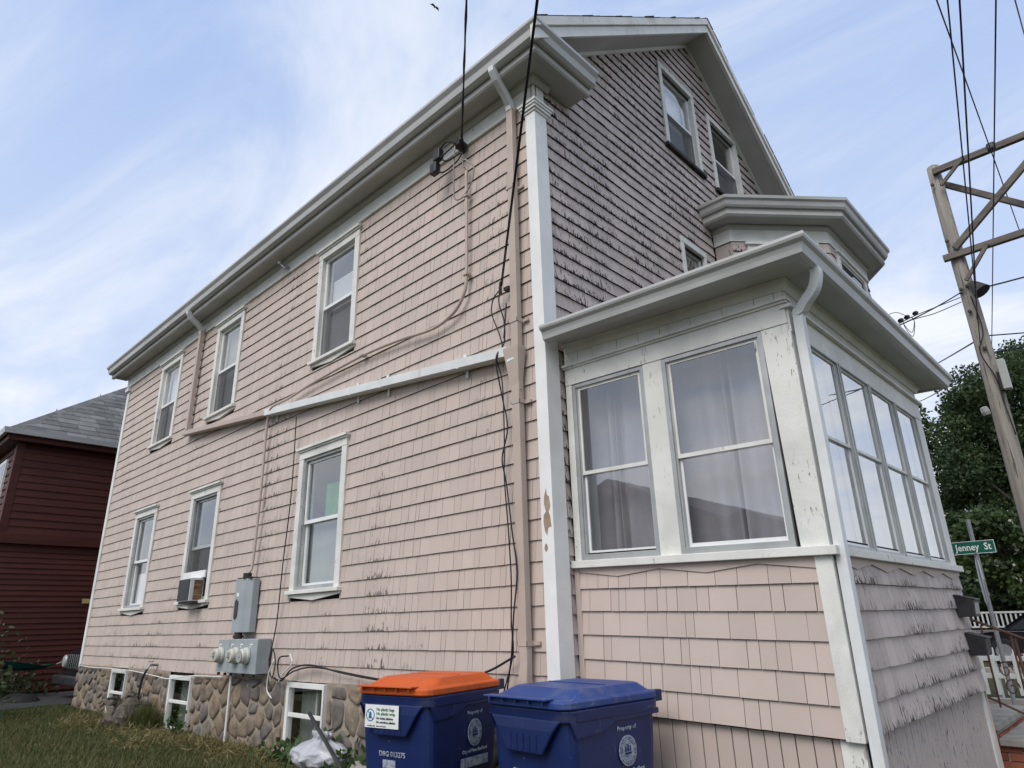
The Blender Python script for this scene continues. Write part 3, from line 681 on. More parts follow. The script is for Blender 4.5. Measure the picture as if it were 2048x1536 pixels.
for a, b in ((1.051, 1.079), (1.731, 1.759), (2.411, 2.439), (3.086, PE)): m = MB(); bx(m, PF, a, b, 1.913, 3.255, -.06, .01); m.build('porch_post', whitepeel, house, bevel=.003)
m = MB(); bx(m, PS, 0, PX, 3.316, 3.47, -.05, .016); m.build('porch_header', whitepeel, house, bevel=.003)
m = MB(); bx(m, PS, -.01, PX + .03, 3.47, 3.487, -.03, .05); bx(m, PS, -.01, PX + .02, 3.455, 3.47, -.03, .032); m.build('drip_cap', whitepeel, house)
m = MB(); bx(m, PF, PY, PE, 3.258, 3.42, -.05, .014); m.build('porch_header', whitepeel, house)
m = MB(); bx(m, PF, PY - .03, PE + .02, 3.42, 3.44, -.03, .045); m.build('drip_cap', whitepeel, house)
u = 0.0
while u < PX - .02:
    w_ = random.uniform(.13, .26); m = MB(); bx(m, PS, u + .002, min(u + w_, PX) - .002, 3.49, 3.72, -.02, .012 + random.uniform(0, .003)); m.build('frieze_shingle', white, pside); u += w_
m = MB(); bx(m, PF, PY, PE, 3.44, 3.68, -.02, .005); m.build('porch_frieze', white, house)
# porch windows
def porch_window(mapf, u0, u1, z0, z1, mid, gm, cur, lift=0, deep=.0):
    m = MB(); e = .03 if cur == 'folds' else .012
    for q_ in ((u0, u0 + e, z0, z1), (u1 - e, u1, z0, z1), (u0 + e, u1 - e, z1 - e, z1), (u0 + e, u1 - e, z0, z0 + e + .012)): bx(m, mapf, *q_, -.03, .006 + lift)
    for q_ in ((u0 + e, u0 + e + .014, z0 + e, z1 - e), (u1 - e - .014, u1 - e, z0 + e, z1 - e)): bx(m, mapf, *q_, -.04, -.006 + lift)
    win = m.build('porch_window', alum, house, bevel=.002)
    a, b = u0 + e + .01, u1 - e - .01
    for nm, r, s, o in (('sash', mid - .012, z1 - e, -.012 + lift), ('sash', z0 + e + .012, mid + .016, (-.034 if cur == 'folds' else -.022) + lift)):
        m = MB(); t = .022 if cur == 'folds' else .014
        for q_ in ((a, a + t, r, s), (b - t, b, r, s), (a + t, b - t, s - t, s), (a + t, b - t, r, r + t + .006)): bx(m, mapf, *q_, o - .014, o)
        m.build(nm, whitepeel if r > z0 + .3 else vinyl, win)
        m = MB(); m.face([mapf(a + t, r + t, o - .007), mapf(b - t, r + t, o - .007), mapf(b - t, s - t, o - .007), mapf(a + t, s - t, o - .007)]); m.build('pane', gm, win, fix=False)
    if cur == 'folds': drape(mapf, u0 - .05, u1 + .14, z0 - .1, z1 + .12, -.24, .05, 7, win, porchcur, nz=10, gather=1.2)
    else:
        drape(mapf, u0 - .02, u1 + .02, z0 + .0, z1 + .02, -.09, .006, 3, win, curtain2, name='shade')
    return win
porch_window(PS, .062, .744, 1.917, 3.312, 2.575, glassp, 'folds')
porch_window(PS, .908, 1.668, 1.917, 3.308, 2.575, glassp, 'folds', .012)
for a, b in ((.376, 1.050), (1.080, 1.730), (1.760, 2.410), (2.440, 3.085)): porch_window(PF, a, b, 1.914, 3.252, 2.625, glassf, 'shade', .014)
m = MB(); bx(m, PS, 1.65, 1.74, 1.93, 3.3, -.03, -.02); m.build('gap_board', tar, house)
# porch eave
PN = [lambda o: (.03, PY - 1.18 * o), lambda o: (PX + o, PY - 1.18 * o), lambda o: (PX + o, PE + o), lambda o: (.03, PE + o)]
eave('porch_bed_moulding', [(0, 3.60), (.02, 3.60), (.04, 3.635), (.055, 3.668), (0, 3.668)], PN, white, ssh)
eave('porch_soffit', [(-.02, 3.67), (.20, 3.67), (.20, 3.69), (-.02, 3.69)], PN, soffitm, ssh)
eave('porch_fascia', [(.165, 3.652), (.19, 3.652), (.20, 3.665), (.20, 3.72), (.165, 3.72)], PN, soffitm, rsh)
eave('porch_gutter', [(.202, 3.628), (.238, 3.624), (.262, 3.64), (.268, 3.672), (.276, 3.70), (.296, 3.718), (.302, 3.733), (.302, 3.752), (.282, 3.752), (.202, 3.74)], PN, gutterm, rsh)
eave('porch_roof', [(-.3, 3.73), (.27, 3.742), (.27, 3.75), (-.3, 3.83)], PN, roofing, rsh)
m = MB(); m.prism([(0, PY, 3.80), (PX, PY, 3.74), (PX, PE, 3.74), (0, PE, 3.80)], (0, 0, .03)); m.build('porch_roof', roofing, house)

# ---- downspouts
def rect(a, b): return [(-a, -b), (a, -b), (a, b), (-a, b)]
def corr(a, b): return [(-a, -b), (-a * .35, -b), (-a * .25, -b * .8), (a * .25, -b * .8), (a * .35, -b), (a, -b), (a, b), (-a, b)]
ds = MB().sweep([(-.262, -.045, 6.16), (-.268, -.045, 5), (-.275, -.045, 3.62)], rect(.039, .03), (0, 1, 0)).build('downspout', pinktrim, house, bevel=.006)
MB().sweep([(-.225, -.315, 6.46), (-.225, -.315, 6.42), (-.228, -.27, 6.355), (-.245, -.13, 6.26), (-.258, -.058, 6.205), (-.262, -.045, 6.14)], rect(.039, .031), (1, 0, 0)).build('elbow', pipewhite, ds, bevel=.006)
MB().sweep([(-.28, -.045, 3.34), (-.28, -.045, 2.4), (-.28, -.045, 1.32), (-.272, -.05, 1.22), (-.285, -.05, 1.1), (-.28, -.045, .75)], rect(.041, .032), (0, 1, 0), scale=[1, 1, 1, .85, 1.05, 1]).build('downspout', pinktrim, house, bevel=.006)
fn = MB().sweep([(-.29, -.06, 3.67), (-.29, -.06, 3.64), (-.285, -.05, 3.36), (-.28, -.045, 3.28)], rect(.085, .05), (0, 1, 0), scale=[1.02, 1, .58, .52]).build('leader_head', pinktrim, house, bevel=.004)
for z in (5.25, 3.90, 3.17, 1.33):
    q = MB(); q.box(-.325, -.23, -.081, -.078, z, z + .035); q.box(-.325, -.321, -.081, .0, z, z + .035); q.box(-.234, -.23, -.081, 0, z, z + .035); q.box(-.23, -.175, -.006, .012, z + .004, z + .03); q.build('strap', pinktrim, ds)
dl = MB().sweep([(-7.43, -.045, 6.2), (-7.44, -.045, 5.3), (-7.45, -.045, 4.48)], rect(.041, .032), (0, 1, 0)).build('downspout', pinktrim, house, bevel=.006)
MB().sweep([(-7.37, -.315, 6.46), (-7.37, -.31, 6.41), (-7.38, -.26, 6.345), (-7.40, -.12, 6.26), (-7.42, -.055, 6.205), (-7.43, -.045, 6.14)], rect(.04, .032), (1, 0, 0)).build('elbow', pipewhite, dl, bevel=.006)
P0, P1 = Vector((-7.46, -.05, 4.43)), Vector((-.36, -.05, 3.645)); PM = P0.lerp(P1, .395)
MB().sweep([P0 + Vector((-.05, 0, .006)), P0, PM], rect(.036, .048), (0, 1, 0)).build('cross_pipe', pinktrim, house, bevel=.006)
cp = MB().sweep([PM - Vector((.06, 0, -.006)), PM.lerp(P1, .5), P1, P1 + Vector((.05, 0, -.03)), P1 + Vector((.06, 0, -.10))], [(-.042, -.052), (.042, -.052), (.042, .052), (.02, .056), (.0, .05), (-.02, .056), (-.042, .052)], (0, 1, 0)).build('cross_pipe', pipewhite, house)
for f in (.02, .45, .58, .86):
    c = PM.lerp(P1, f); q = MB(); q.box(c.x - .012, c.x + .012, -.104, -.10, c.z - .05, c.z + .05); q.build('strap', pipewhite, cp); MB().box(c.x - .03, c.x + .01, .0, .012, c.z + .045, c.z + .12).build('strap_tab', pipewhite, cp); MB().box(c.x - .0, c.x + .03, .0, .012, c.z - .12, c.z - .045).build('strap_tab', pipewhite, cp)
pd = MB().sweep(catmull([(2.085, .20, 3.545), (2.085, .20, 3.50), (2.05, .215, 3.42), (1.94, .27, 3.34), (1.905, .29, 3.24), (1.902, .29, 2.4), (1.90, .275, 1.4), (1.90, .265, .6), (1.90, .26, .06)], 5), rect(.029, .032), (0, 1, 0)).build('downspout', pipewhite, house, bevel=.008)

# ---- shingles: the 300 that show largest are pieces of their own, the rest one part per wall
def score(s):
    mapf, wall, poly = s[0], s[1], s[2]
    P = [project(mapf(u, z, .015)) for u, z in poly]
    if any(p is None for p in P): return 0
    cx = sum(p[0] for p in P) / len(P); cy = sum(p[1] for p in P) / len(P)
    if not (-10 < cx < 2058 and -10 < cy < 1546): return 0
    return abs(sum(P[i - 1][0] * P[i][1] - P[i][0] * P[i - 1][1] for i in range(len(P)))) / 2
SH.sort(key=score, reverse=True)
for s in SH[:300]:
    q = MB(); shingle_mb(q, s); q.build('shingle', list(s[8]), s[1], tint=True)
rest = {}
for s in SH[300:]:
    k = (s[1].name, s[8][0].name)
    if k not in rest: rest[k] = (MB(), s[1], s[8])
    shingle_mb(rest[k][0], s)
for q, wl, mm in rest.values(): tag(q.build('shingle_courses', list(mm), wl, tint=True), kind='stuff')

# ------------------------------------------------------------------ wheeled bins
def rrect(w_, d, r, z, n=4, cy=0.):
    out = []
    for cx, sy, a0 in ((w_ / 2 - r, -(d / 2 - r), -90), (w_ / 2 - r, d / 2 - r, 0), (-(w_ / 2 - r), d / 2 - r, 90), (-(w_ / 2 - r), -(d / 2 - r), 180)):
        for k in range(n + 1):
            a = math.radians(a0 + 90 * k / n); out.append((cx + r * math.cos(a), cy + sy + r * math.sin(a), z))
    return out
def make_bin(loc, rz, label, lidm, stick, serial):
    t = thing('wheeled_bin', label, 'bin', loc, rz, 'wheeled bins beside the porch')
    W_, D_ = .575, .70                       # local: front faces -y
    body = MB().loft([rrect(.44, .46, .05, .02, cy=.03), rrect(.45, .47, .055, .06, cy=.03), rrect(.47, .51, .055, .46, cy=.025), rrect(.49, .54, .055, .50, cy=.02), rrect(.535, .63, .06, .56, cy=.0), rrect(.555, .665, .06, .80), rrect(.565, .68, .06, 1.0)]).build('body', binblue, t, smooth=False, local=True, bevel=.006)
    col = MB().loft([rrect(.585, .70, .065, .945), rrect(.595, .712, .07, .955), rrect(.60, .72, .07, 1.005), rrect(.585, .705, .065, 1.01)]).build('collar', binblue, t, local=True, bevel=.004)
    m = MB()                                  # grab pocket on the front
    m.prism([(-.25, -.345, .96), (.25, -.345, .96), (.20, -.352, .90), (.125, -.352, .785), (-.125, -.352, .785), (-.20, -.352, .90)], (0, -.016, 0)); m.build('grab_pocket', binblue, t, local=True, bevel=.008)
    m = MB()
    for k in range(5): m.box(-.10 + k * .045, -.088 + k * .045, -.371, -.366, .80, .88)
    m.build('rib', binblue, t, local=True)
    for s in (-1, 1):
        m = MB(); m.prism([(s * .283, -.34, .96), (s * .283, .34, .96), (s * .283, .34, .93), (s * .283, -.02, .925), (s * .283, -.12, .88), (s * .283, -.30, .87)], (s * .010, 0, 0)); m.build('side_flange', binblue, t, local=True, bevel=.004)
    m = MB(); m.box(-.12, .12, -.245, -.23, .20, .34); m.build('front_recess', blackp, t, local=True)
    lid = MB().loft([rrect(.59, .73, .07, 1.012, cy=-.005), rrect(.60, .74, .075, 1.02, cy=-.005), rrect(.60, .74, .075, 1.048, cy=-.005), rrect(.58, .72, .07, 1.055, cy=-.005), rrect(.54, .66, .06, 1.058, cy=.0), rrect(.47, .52, .06, 1.100, cy=.025), rrect(.45, .50, .06, 1.104, cy=.025)]).build('lid', lidm, t, local=True, bevel=.004)
    m = MB(); m.box(-.25, .20, -.41, -.345, 1.058, 1.067)
    for k in range(5): m.box(-.22 + k * .095, -.213 + k * .095, -.395, -.35, 1.035, 1.058)
    m.build('lid_lip', lidm, lid, local=True, bevel=.002)
    m = MB(); m.box(-.20, .20, .02, .028, 1.104, 1.109); m.build('lid_rib', lidm, lid, local=True)
    m = MB().tube([(-.24, .415, 1.03), (.24, .415, 1.03)], .017, 10); m.box(-.255, -.22, .33, .43, .985, 1.05); m.box(.22, .255, .33, .43, .985, 1.05); m.box(-.03, .03, .33, .42, .99, 1.045); m.build('handle', binblue, t, local=True, bevel=.005)
    for s in (-1, 1):
        wl = MB().lathe([(.06, 0), (.12, 0), (.13, .012), (.13, .048), (.12, .06), (.06, .06)], (s * .23 - .03, .25, .13), (1, 0, 0), 20).build('wheel', tyre, t, local=True)
    # printing on the right-hand side
    xr = .2865; X, Z = (0, 1, 0), (0, 0, 1)
    textobj('Property of', .031, binink, t, (.2835, .075, .872), X, Z, align='CENTER', bold=.0006)
    textobj('City of New Bedford', .028, binink, t, (.2815, .075, .655), X, Z, align='CENTER', bold=.0006)
    m = MB()
    for r0, r1 in ((.066, .072), (.0, .060)):
        pass
    def ell(r, x): return [(x, .075 + r * .86 * math.cos(a * .2618), .765 + r * math.sin(a * .2618)) for a in range(24)]
    m.loft([ell(.078, .2805), ell(.078, .2845)]); m.build('seal', binink, t, local=True)
    m = MB()                                  # the seal's engraving: ring, ship hull, sails, waves
    for r in (.070, .056):
        a_, b_ = ell(r, .2852), ell(r - .0025, .2852)
        for k in range(24): m.face([a_[k], a_[(k + 1) % 24], b_[(k + 1) % 24], b_[k]])
    m.face([(.2853, .045, .757), (.2853, .105, .757), (.2853, .096, .745), (.2853, .052, .745)])
    for y, h in ((.055, .03), (.073, .04), (.090, .03)): m.face([(.2853, y - .007, .76), (.2853, y + .008, .762), (.2853, y + .005, .76 + h), (.2853, y - .005, .758 + h)])
    for z in (.736, .728, .720): m.face([(.2853, .05, z), (.2853, .10, z + .002), (.2853, .10, z + .004), (.2853, .05, z + .002)])
    for k in range(18):
        a = k * .349; m.face([(.2853, .075 + .86 * .059 * math.cos(a), .765 + .059 * math.sin(a)), (.2853, .075 + .86 * .067 * math.cos(a), .765 + .067 * math.sin(a)), (.2853, .075 + .86 * .067 * math.cos(a + .12), .765 + .067 * math.sin(a + .12))])
    m.build('seal_engraving', binblue, t, local=True, fix=False)
    m = MB(); m.prism([(.2795, -.06, .575), (.2795, .20, .575), (.2825, .20, .630), (.2825, -.06, .630)], (.002, 0, 0)); m.build('name_label', binink, t, local=True)
    textobj(serial, .040, binink, t, (-.12, -.3265, .665), (1, 0, 0), (0, -.07, 1), bold=.0008)
    m = MB(); m.prism([(-.09, -.3185, .60), (.01, -.3185, .60), (.01, -.3225, .645), (-.09, -.3225, .645)], (0, -.003, 0)); m.build('bar_label', binink, t, local=True)
    if stick:
        st = MB(); st.prism([(-.20, -.3725, .825), (.075, -.3725, .825), (.075, -.3725, .955), (-.20, -.3725, .955)], (0, -.002, 0)); st.build('sticker', sticker, t, local=True)
        for k, (s_, z, c) in enumerate((('No plastic bags', .922, inkgreen), ('No plastic wrap', .898, inkgreen), ('No bolsas plásticas', .874, inkdark), ('No envoltura plástica', .852, inkdark))):
            textobj(s_, .024 if k < 2 else .018, c, t, (-.105, -.3755, z), (1, 0, 0), (0, 0, 1), bold=.0004)
        textobj('recycling only   clean and empty', .012, inkdark, t, (-.18, -.3755, .832), (1, 0, 0), (0, 0, 1))
        m = MB()
        for k in range(20):
            a0, a1 = k * .31416, (k + 1) * .31416; c = (-.155, .895)
            m.face([(c[0] + .036 * math.cos(a0), -.3754, c[1] + .036 * math.sin(a0)), (c[0] + .036 * math.cos(a1), -.3754, c[1] + .036 * math.sin(a1)), (c[0] + .030 * math.cos(a1), -.3754, c[1] + .030 * math.sin(a1)), (c[0] + .030 * math.cos(a0), -.3754, c[1] + .030 * math.sin(a0))])
        m.face([(-.18, -.3754, .917), (-.176, -.3754, .921), (-.13, -.3754, .873), (-.134, -.3754, .869)])
        m.face([(-.17, -.3758, .877), (-.148, -.3758, .875), (-.145, -.3758, .905), (-.153, -.3758, .918), (-.165, -.3758, .903)])
        m.build('sticker_symbol', inkblue, t, local=True, fix=False)
    return t
make_bin((.45, -.42, .045), math.radians(-4), 'navy wheeled bin with a blue lid, beside the porch corner', lidblue, False, 'DBG 013879').scale = (1.13, 1.14, .99)
make_bin((-.53, -.70, .075), math.radians(9), 'navy wheeled bin with an orange lid and white sticker', lidorange, True, 'DBG 013275').scale = (1.05, 1.06, 1)

# ------------------------------------------------------------------ electric meters, conduit, wires on the wall
mt = thing('meter_box', 'grey steel double electric meter box on the pink side wall', 'meter box', (-4.68, 0, 1.03))
m = MB(); m.box(-5.16, -4.87, -.15, .01, 1.04, 1.385); m.build('cabinet', meterm, mt, bevel=.006)
m = MB(); m.box(-4.862, -4.18, -.15, .01, 1.03, 1.39); m.build('cabinet', meterm, mt, bevel=.006)
for x, blank in ((-5.05, 1), (-4.66, 1), (-4.40, 0)):
    q = MB().lathe([(.085, 0), (.09, .01), (.088, .03), (.08, .036), (.075, .075), (.066, .09), (.0, .092)], (x, -.15, 1.215), (0, -1, 0), 22).build('meter_socket', meterlid, mt, smooth=False, bevel=.003)
    if blank:
        m = MB(); m.box(x - .02, x + .02, -.275, -.235, 1.20, 1.262); m.build('hasp', meterlid, q, bevel=.008)
    else:
        m = MB().lathe([(.065, 0), (.065, .004)], (x, -.243, 1.215), (0, -1, 0), 22); m.box(x - .03, x + .03, -.252, -.247, 1.205, 1.22); m.build('dial', lampm, q)
m = MB()
for x in (-5.1, -4.78, -4.55, -4.32): m.box(x - .035, x + .03, -.1525, -.1505, 1.325, 1.34); m.box(x - .035, x - .02, -.1525, -.1505, 1.30, 1.32)
m.build('label', sticker, mt)
for x in (-5.12, -4.95, -4.8, -4.5, -4.25): MB().box(x, x + .02, -.149, -.12, 1.0, 1.03).build('clip', metal_dk, mt)
m = MB().tube([(-4.78, -.10, 1.385), (-4.78, -.10, 1.46)], .045, 12); m.lathe([(.06, 0), (.06, .03)], (-4.78, -.1, 1.40), (0, 0, 1), 10); m.build('nipple', metal_dk, mt)
sw = thing('service_box', 'tall narrow grey steel box above the electric meters', 'switch box', (-4.75, 0, 1.46))
m = MB(); m.prism([(-4.92, .0, 1.46), (-4.57, .0, 1.46), (-4.57, -.08, 1.46), (-4.67, -.13, 1.46), (-4.92, -.13, 1.46)], (0, 0, .60)); m.build('cabinet', meterm, sw, bevel=.005)
m = MB(); m.prism([(-4.85, -.132, 1.60), (-4.80, -.132, 1.64), (-4.80, -.132, 1.80), (-4.85, -.132, 1.83), (-4.88, -.132, 1.80), (-4.88, -.132, 1.63)], (0, -.006, 0)); m.build('handle_slot', blackp, sw)
m = MB(); m.box(-4.86, -4.80, -.133, -.1315, 1.86, 1.90); m.build('label', sticker, sw)
m = MB().tube([(-4.70, -.10, 2.06), (-4.70, -.10, 2.12)], .05, 12); m.box(-4.91, -4.58, -.12, -.02, 2.06, 2.075); m.build('hub', metal_dk, sw)
cdp = [(-4.70, -.08, 2.12), (-4.70, -.05, 2.3), (-4.70, -.045, 3.2), (-4.72, -.045, 3.9), (-4.66, -.06, 4.06), (-4.50, -.10, 4.15), (-4.2, -.045, 4.20), (-3.6, -.04, 4.26), (-2.6, -.04, 4.30), (-1.9, -.04, 4.27), (-1.4, -.04, 4.22), (-1.10, -.04, 4.28), (-.95, -.04, 4.42), (-.905, -.04, 4.62), (-.90, -.04, 5.3), (-.905, -.04, 5.85)]
cab = tag(MB().tube(catmull(cdp, 5), .017, 8).build('service_cable', pinktrim, smooth=True), 'pink painted service cable curving down the side wall to the meters', 'cable')
for p in ((-.90, 5.5), (-.905, 4.62), (-2.6, 4.30), (-4.70, 3.0)):
    MB().box(p[0] - .03, p[0] + .03, -.066, .0, p[1] - .008, p[1] + .012).build('strap', pinktrim, cab)
tag(MB().tube([(-4.95, -.055, 1.02), (-4.95, -.05, .2)], .014, 8).build('conduit_pipe', pvc), 'thin white conduit running from the meter box to the ground', 'pipe')
# overhead drop and its splices
wd = thing('overhead_drop', 'thick black twisted service wire reaching the eave from overhead', 'wire', (-.91, -.1, 6.1))
top = Vector((-.905, -.08, 6.17)) + 7 * Vector((1.078, -.92, .262))
for k, dx in ((0, 0), (1, .018), (2, -.014)):
    P = [];  A = Vector((-.905, -.10, 6.18))
    for i in range(25):
        t = i / 24; p = A.lerp(top, t); p.z -= .0 * t * (1 - t); p += Vector((math.sin(t * 60 + k * 2.1) * .012, 0, math.cos(t * 60 + k * 2.1) * .012)); P.append(p)
    P = [Vector((-.91 + dx, -.06, 6.02))] + P
    MB().tube(P, .006, 6).build('strand', cablem, wd, smooth=True)
for i, (sx, sz) in enumerate(((-1.20, 6.10), (-1.25, 5.96))):
    q = MB(); q.box(sx - .05, sx + .05, -.20, -.13, sz - .07, sz + .06); q.build('splice', blackp, wd, bevel=.012)
    MB().tube(catmull([(sx + .02, -.16, sz - .04), (sx + .12, -.15, sz - .13 + .03 * i), (sx + .25, -.10, sz - .09 + .06 * i), (-.91, -.08, 6.02)], 6), .009, 6).build('jumper', cablem, wd, smooth=True)
    MB().tube(catmull([(sx + .03, -.17, sz + .05), (sx + .14, -.17, sz + .09), (-.98, -.12, 6.14)], 6), .009, 6).build('jumper', cablem, wd, smooth=True)
MB().box(-1.02, -.93, -.12, -.0, 6.12, 6.19).build('insulator', metal_dk, wd, bevel=.01)
MB().tube(catmull([(-.99, -.12, 6.12), (-1.03, -.10, 5.8), (-1.04, -.08, 5.55), (-.98, -.07, 5.49), (-.90, -.06, 5.52), (-.80, -.06, 5.62), (-.76, -.07, 5.75), (-.82, -.08, 5.85), (-.90, -.08, 5.92), (-.92, -.07, 5.85), (-.89, -.07, 5.83)], 6), .008, 6).build('loop', greycable, wd, smooth=True)
# the second wire crossing the corner and its bundle down the wall
cw = thing('cable_drop', 'thin black cable crossing the house corner and hanging down beside the downspout', 'cable', (-.42, -.08, 1.0))
for dx in (0, .016):
    A = Vector((-.425, -.07, 4.30)); Bq = A + 3.2 * Vector((1.751, -1.43, .738)); P = []
    for i in range(21):
        t = i / 20; p = A.lerp(Bq, t); p.z -= .0 * t * (1 - t); p.x += dx * (1 - t * .4); P.append(p)
    MB().tube(P, .005, 6).build('strand', cablem, cw, smooth=True)
q = MB().tube([(-.42, -.07, 4.34), (-.43, -.07, 4.29), (-.44, -.06, 4.22)], .014, 6); q.box(-.40, -.34, -.06, -.0, 4.25, 4.28); q.build('anchor', metal_dk, cw)
for i, pts in enumerate((
    [(-.43, -.07, 4.27), (-.54, -.05, 4.22), (-.56, -.05, 4.08), (-.47, -.05, 3.85), (-.44, -.05, 3.70), (-.45, -.11, 3.6), (-.45, -.05, 3.4), (-.44, -.05, 2.9), (-.45, -.05, 2.6), (-.42, -.05, 2.2), (-.40, -.05, 1.8), (-.41, -.05, 1.5), (-.40, -.05, 1.28), (-.5, -.05, 1.02)],
    [(-.43, -.07, 4.27), (-.46, -.06, 4.15), (-.41, -.05, 3.95), (-.42, -.05, 3.75), (-.45, -.12, 3.6), (-.46, -.05, 3.3), (-.40, -.05, 3.0), (-.47, -.05, 2.75), (-.43, -.05, 2.55), (-.34, -.09, 2.15), (-.30, -.09, 1.85), (-.345, -.09, 1.55), (-.40, -.06, 1.3), (-.47, -.05, 1.02)],
    [(-.38, -.05, 4.12), (-.40, -.05, 3.95), (-.42, -.05, 3.8)])):
    MB().tube(catmull(pts, 6), .006, 6).build('strand', cablem, cw, smooth=True)
wl2 = thing('wall_wires', 'tangle of black and white wires along the bottom of the side wall', 'wires', (-3.9, -.05, .95))
MB().tube(catmull([(-.38, -.05, 1.26), (-.7, -.06, 1.14), (-1.2, -.06, 1.06), (-1.9, -.05, 1.04), (-2.6, -.05, 1.08), (-3.2, -.05, 1.14), (-3.55, -.06, 1.10), (-3.75, -.06, .98), (-3.95, -.05, 1.0)], 6), .0085, 6).build('strand', cablem, wl2, smooth=True)
MB().tube(catmull([(-.6, -.05, 1.03), (-1.4, -.06, 1.02), (-2.2, -.05, 1.06), (-3.1, -.05, 1.12), (-3.5, -.06, 1.08), (-3.72, -.08, 1.0), (-3.85, -.06, 1.08), (-3.8, -.08, 1.2), (-3.65, -.06, 1.22)], 6), .0075, 6).build('strand', cablem, wl2, smooth=True)
MB().tube(catmull([(-3.95, -.05, 3.9), (-3.95, -.03, 3.0), (-4.0, -.03, 2.2), (-4.02, -.03, 1.6), (-4.05, -.04, 1.35), (-4.08, -.05, 1.15), (-3.95, -.07, 1.0), (-3.9, -.07, 1.15), (-4.0, -.06, 1.28), (-4.05, -.05, 1.1), (-4.08, -.04, .92)], 6), .0065, 6).build('strand', cablem, wl2, smooth=True)
MB().tube(catmull([(-3.62, -.06, 1.24), (-3.55, -.07, 1.15), (-3.7, -.08, 1.05), (-3.8, -.07, .96)], 6), .007, 6).build('strand', pvc, wl2, smooth=True)
MB().tube(catmull([(-3.95, -.06, 1.18), (-4.02, -.07, 1.05), (-4.05, -.06, .88), (-3.95, -.05, .80)], 6), .007, 6).build('strand', pvc, wl2, smooth=True)
MB().tube(catmull([(-10.95, -.03, .97), (-10.2, -.05, .955), (-9.2, -.07, .965), (-8.2, -.06, .955), (-7.2, -.09, .92), (-6.7, -.09, .90), (-6.1, -.06, .95), (-5.2, -.05, .97)], 6), .007, 6).build('strand', pvc, wl2, smooth=True)
# hose tap on the far end of the wall
hb = thing('garden_tap', 'brass garden tap with a dark hose hanging down the stone foundation', 'tap', (-7.45, -.05, 1.03))
q = MB().tube([(-7.45, .02, 1.05), (-7.45, -.09, 1.05), (-7.45, -.12, 1.0)], .018, 8); q.lathe([(.0, 0), (.035, .0), (.035, .012), (0, .012)], (-7.45, -.08, 1.09), (0, 0, 1), 10); q.build('valve', galv, hb)
MB().tube(catmull([(-7.45, -.12, 1.0), (-7.50, -.15, .85), (-7.52, -.16, .6), (-7.53, -.18, .4), (-7.50, -.22, .27)], 6), .016, 8).build('hose', blackp, hb, smooth=True)
# floodlight bracket under the frieze
q = MB().tube([(-4.62, .0, 6.24), (-4.62, -.07, 6.22), (-4.66, -.10, 6.27)], .02, 8); q.lathe([(.015, 0), (.035, .03), (.035, .06), (0, .065)], (-4.66, -.10, 6.26), (-.4, -.3, 1), 10)
tag(q.build('floodlight_socket', galv), 'small empty floodlight socket on the white frieze', 'light socket')
# air conditioner
ac = thing('air_conditioner', 'old window air conditioner with scratched black front and rusty coil', 'air conditioner', (-6.5, -.2, 1.88))
m = MB(); m.box(-6.60, -6.22, -.16, .02, 1.86, 2.16); m.build('case', acwhite, ac, bevel=.008)
m = MB(); m.box(-6.59, -6.23, -.168, -.161, 1.875, 2.145); m.build('front_panel', acblack, ac)
m = MB(); m.box(-6.219, -6.213, -.11, .0, 1.88, 2.13); m.build('coil', acgrill, ac)
m = MB(); m.box(-6.61, -6.20, -.14, .0, 1.835, 1.858); m.build('bracket', metal_dk, ac)
m = MB(); m.box(-6.88, -6.14, -.02, .0, 2.165, 2.26); m.build('filler_panel', vinyl, ac)
# mailboxes on the porch front
for i, (yy, zz, lb) in enumerate(((3.03, 1.44, 'upper black wall mailbox with a clear front on the porch'), (3.12, 1.14, 'lower plain black wall mailbox on the porch'))):
    t = thing('mailbox', lb, 'mailbox', (PX, yy, zz), 0, 'wall mailboxes')
    m = MB(); m.prism([(PX + .015, yy - .10, zz), (PX + .135, yy - .10, zz), (PX + .145, yy - .10, zz + .13), (PX + .015, yy - .10, zz + .165)], (0, .20, 0)); m.build('body', blackp, t, bevel=.004)
    m = MB(); m.prism([(PX + .01, yy - .105, zz + .168), (PX + .158, yy - .105, zz + .130), (PX + .158, yy - .105, zz + .140), (PX + .01, yy - .105, zz + .180)], (0, .21, 0)); m.build('lid', blackp, t, bevel=.003)
    if i == 0:
        m = MB(); m.prism([(PX + .136, yy - .07, zz + .02), (PX + .136, yy + .07, zz + .02), (PX + .144, yy + .07, zz + .11), (PX + .144, yy - .07, zz + .11)], (.004, 0, 0)); m.build('card', lampm, t)

# ------------------------------------------------------------------ the red neighbour house
rh = thing('house', 'dark red clapboard house with hipped slate roof behind the driveway', 'house', (-18, 3, .2))
RX, RY = -15.0, -.98
m = MB(); m.box(RX - 7, RX - .03, RY + .03, 8, 0, 5.75); rw = m.build('wall', red, rh)
def clap(a, b, z0, z1, ex, off, name='clapboard'):
    z = z0; k = 0
    while z < z1 - .01:
        zz = min(z + ex, z1); q = MB()
        q.add([(RX + off + .002, a, zz), (RX + off + .022, a, z), (RX + off - .01, a, z), (RX + off + .002, b, zz), (RX + off + .022, b, z), (RX + off - .01, b, z)], [(0, 3, 4, 1), (1, 4, 5, 2), (0, 1, 2), (3, 5, 4)], 0, random.random())
        q.build(name, red, rw, tint=True); z += ex
clap(RY, 2.6, .35, 3.40, .115, .0); clap(RY + .12, 2.6, 3.60, 5.50, .165, .06)
m = MB(); m.box(RX - .02, RX + .085, RY - .06, 2.6, 3.42, 3.60); m.box(RX - .02, RX + .10, RY - .07, 2.6, 3.39, 3.43); m.build('belt_course', red, rh)
m = MB(); m.box(RX - .12, RX + .085, RY - .03, RY + .12, 3.60, 5.75); m.build('corner_board', red, rh)
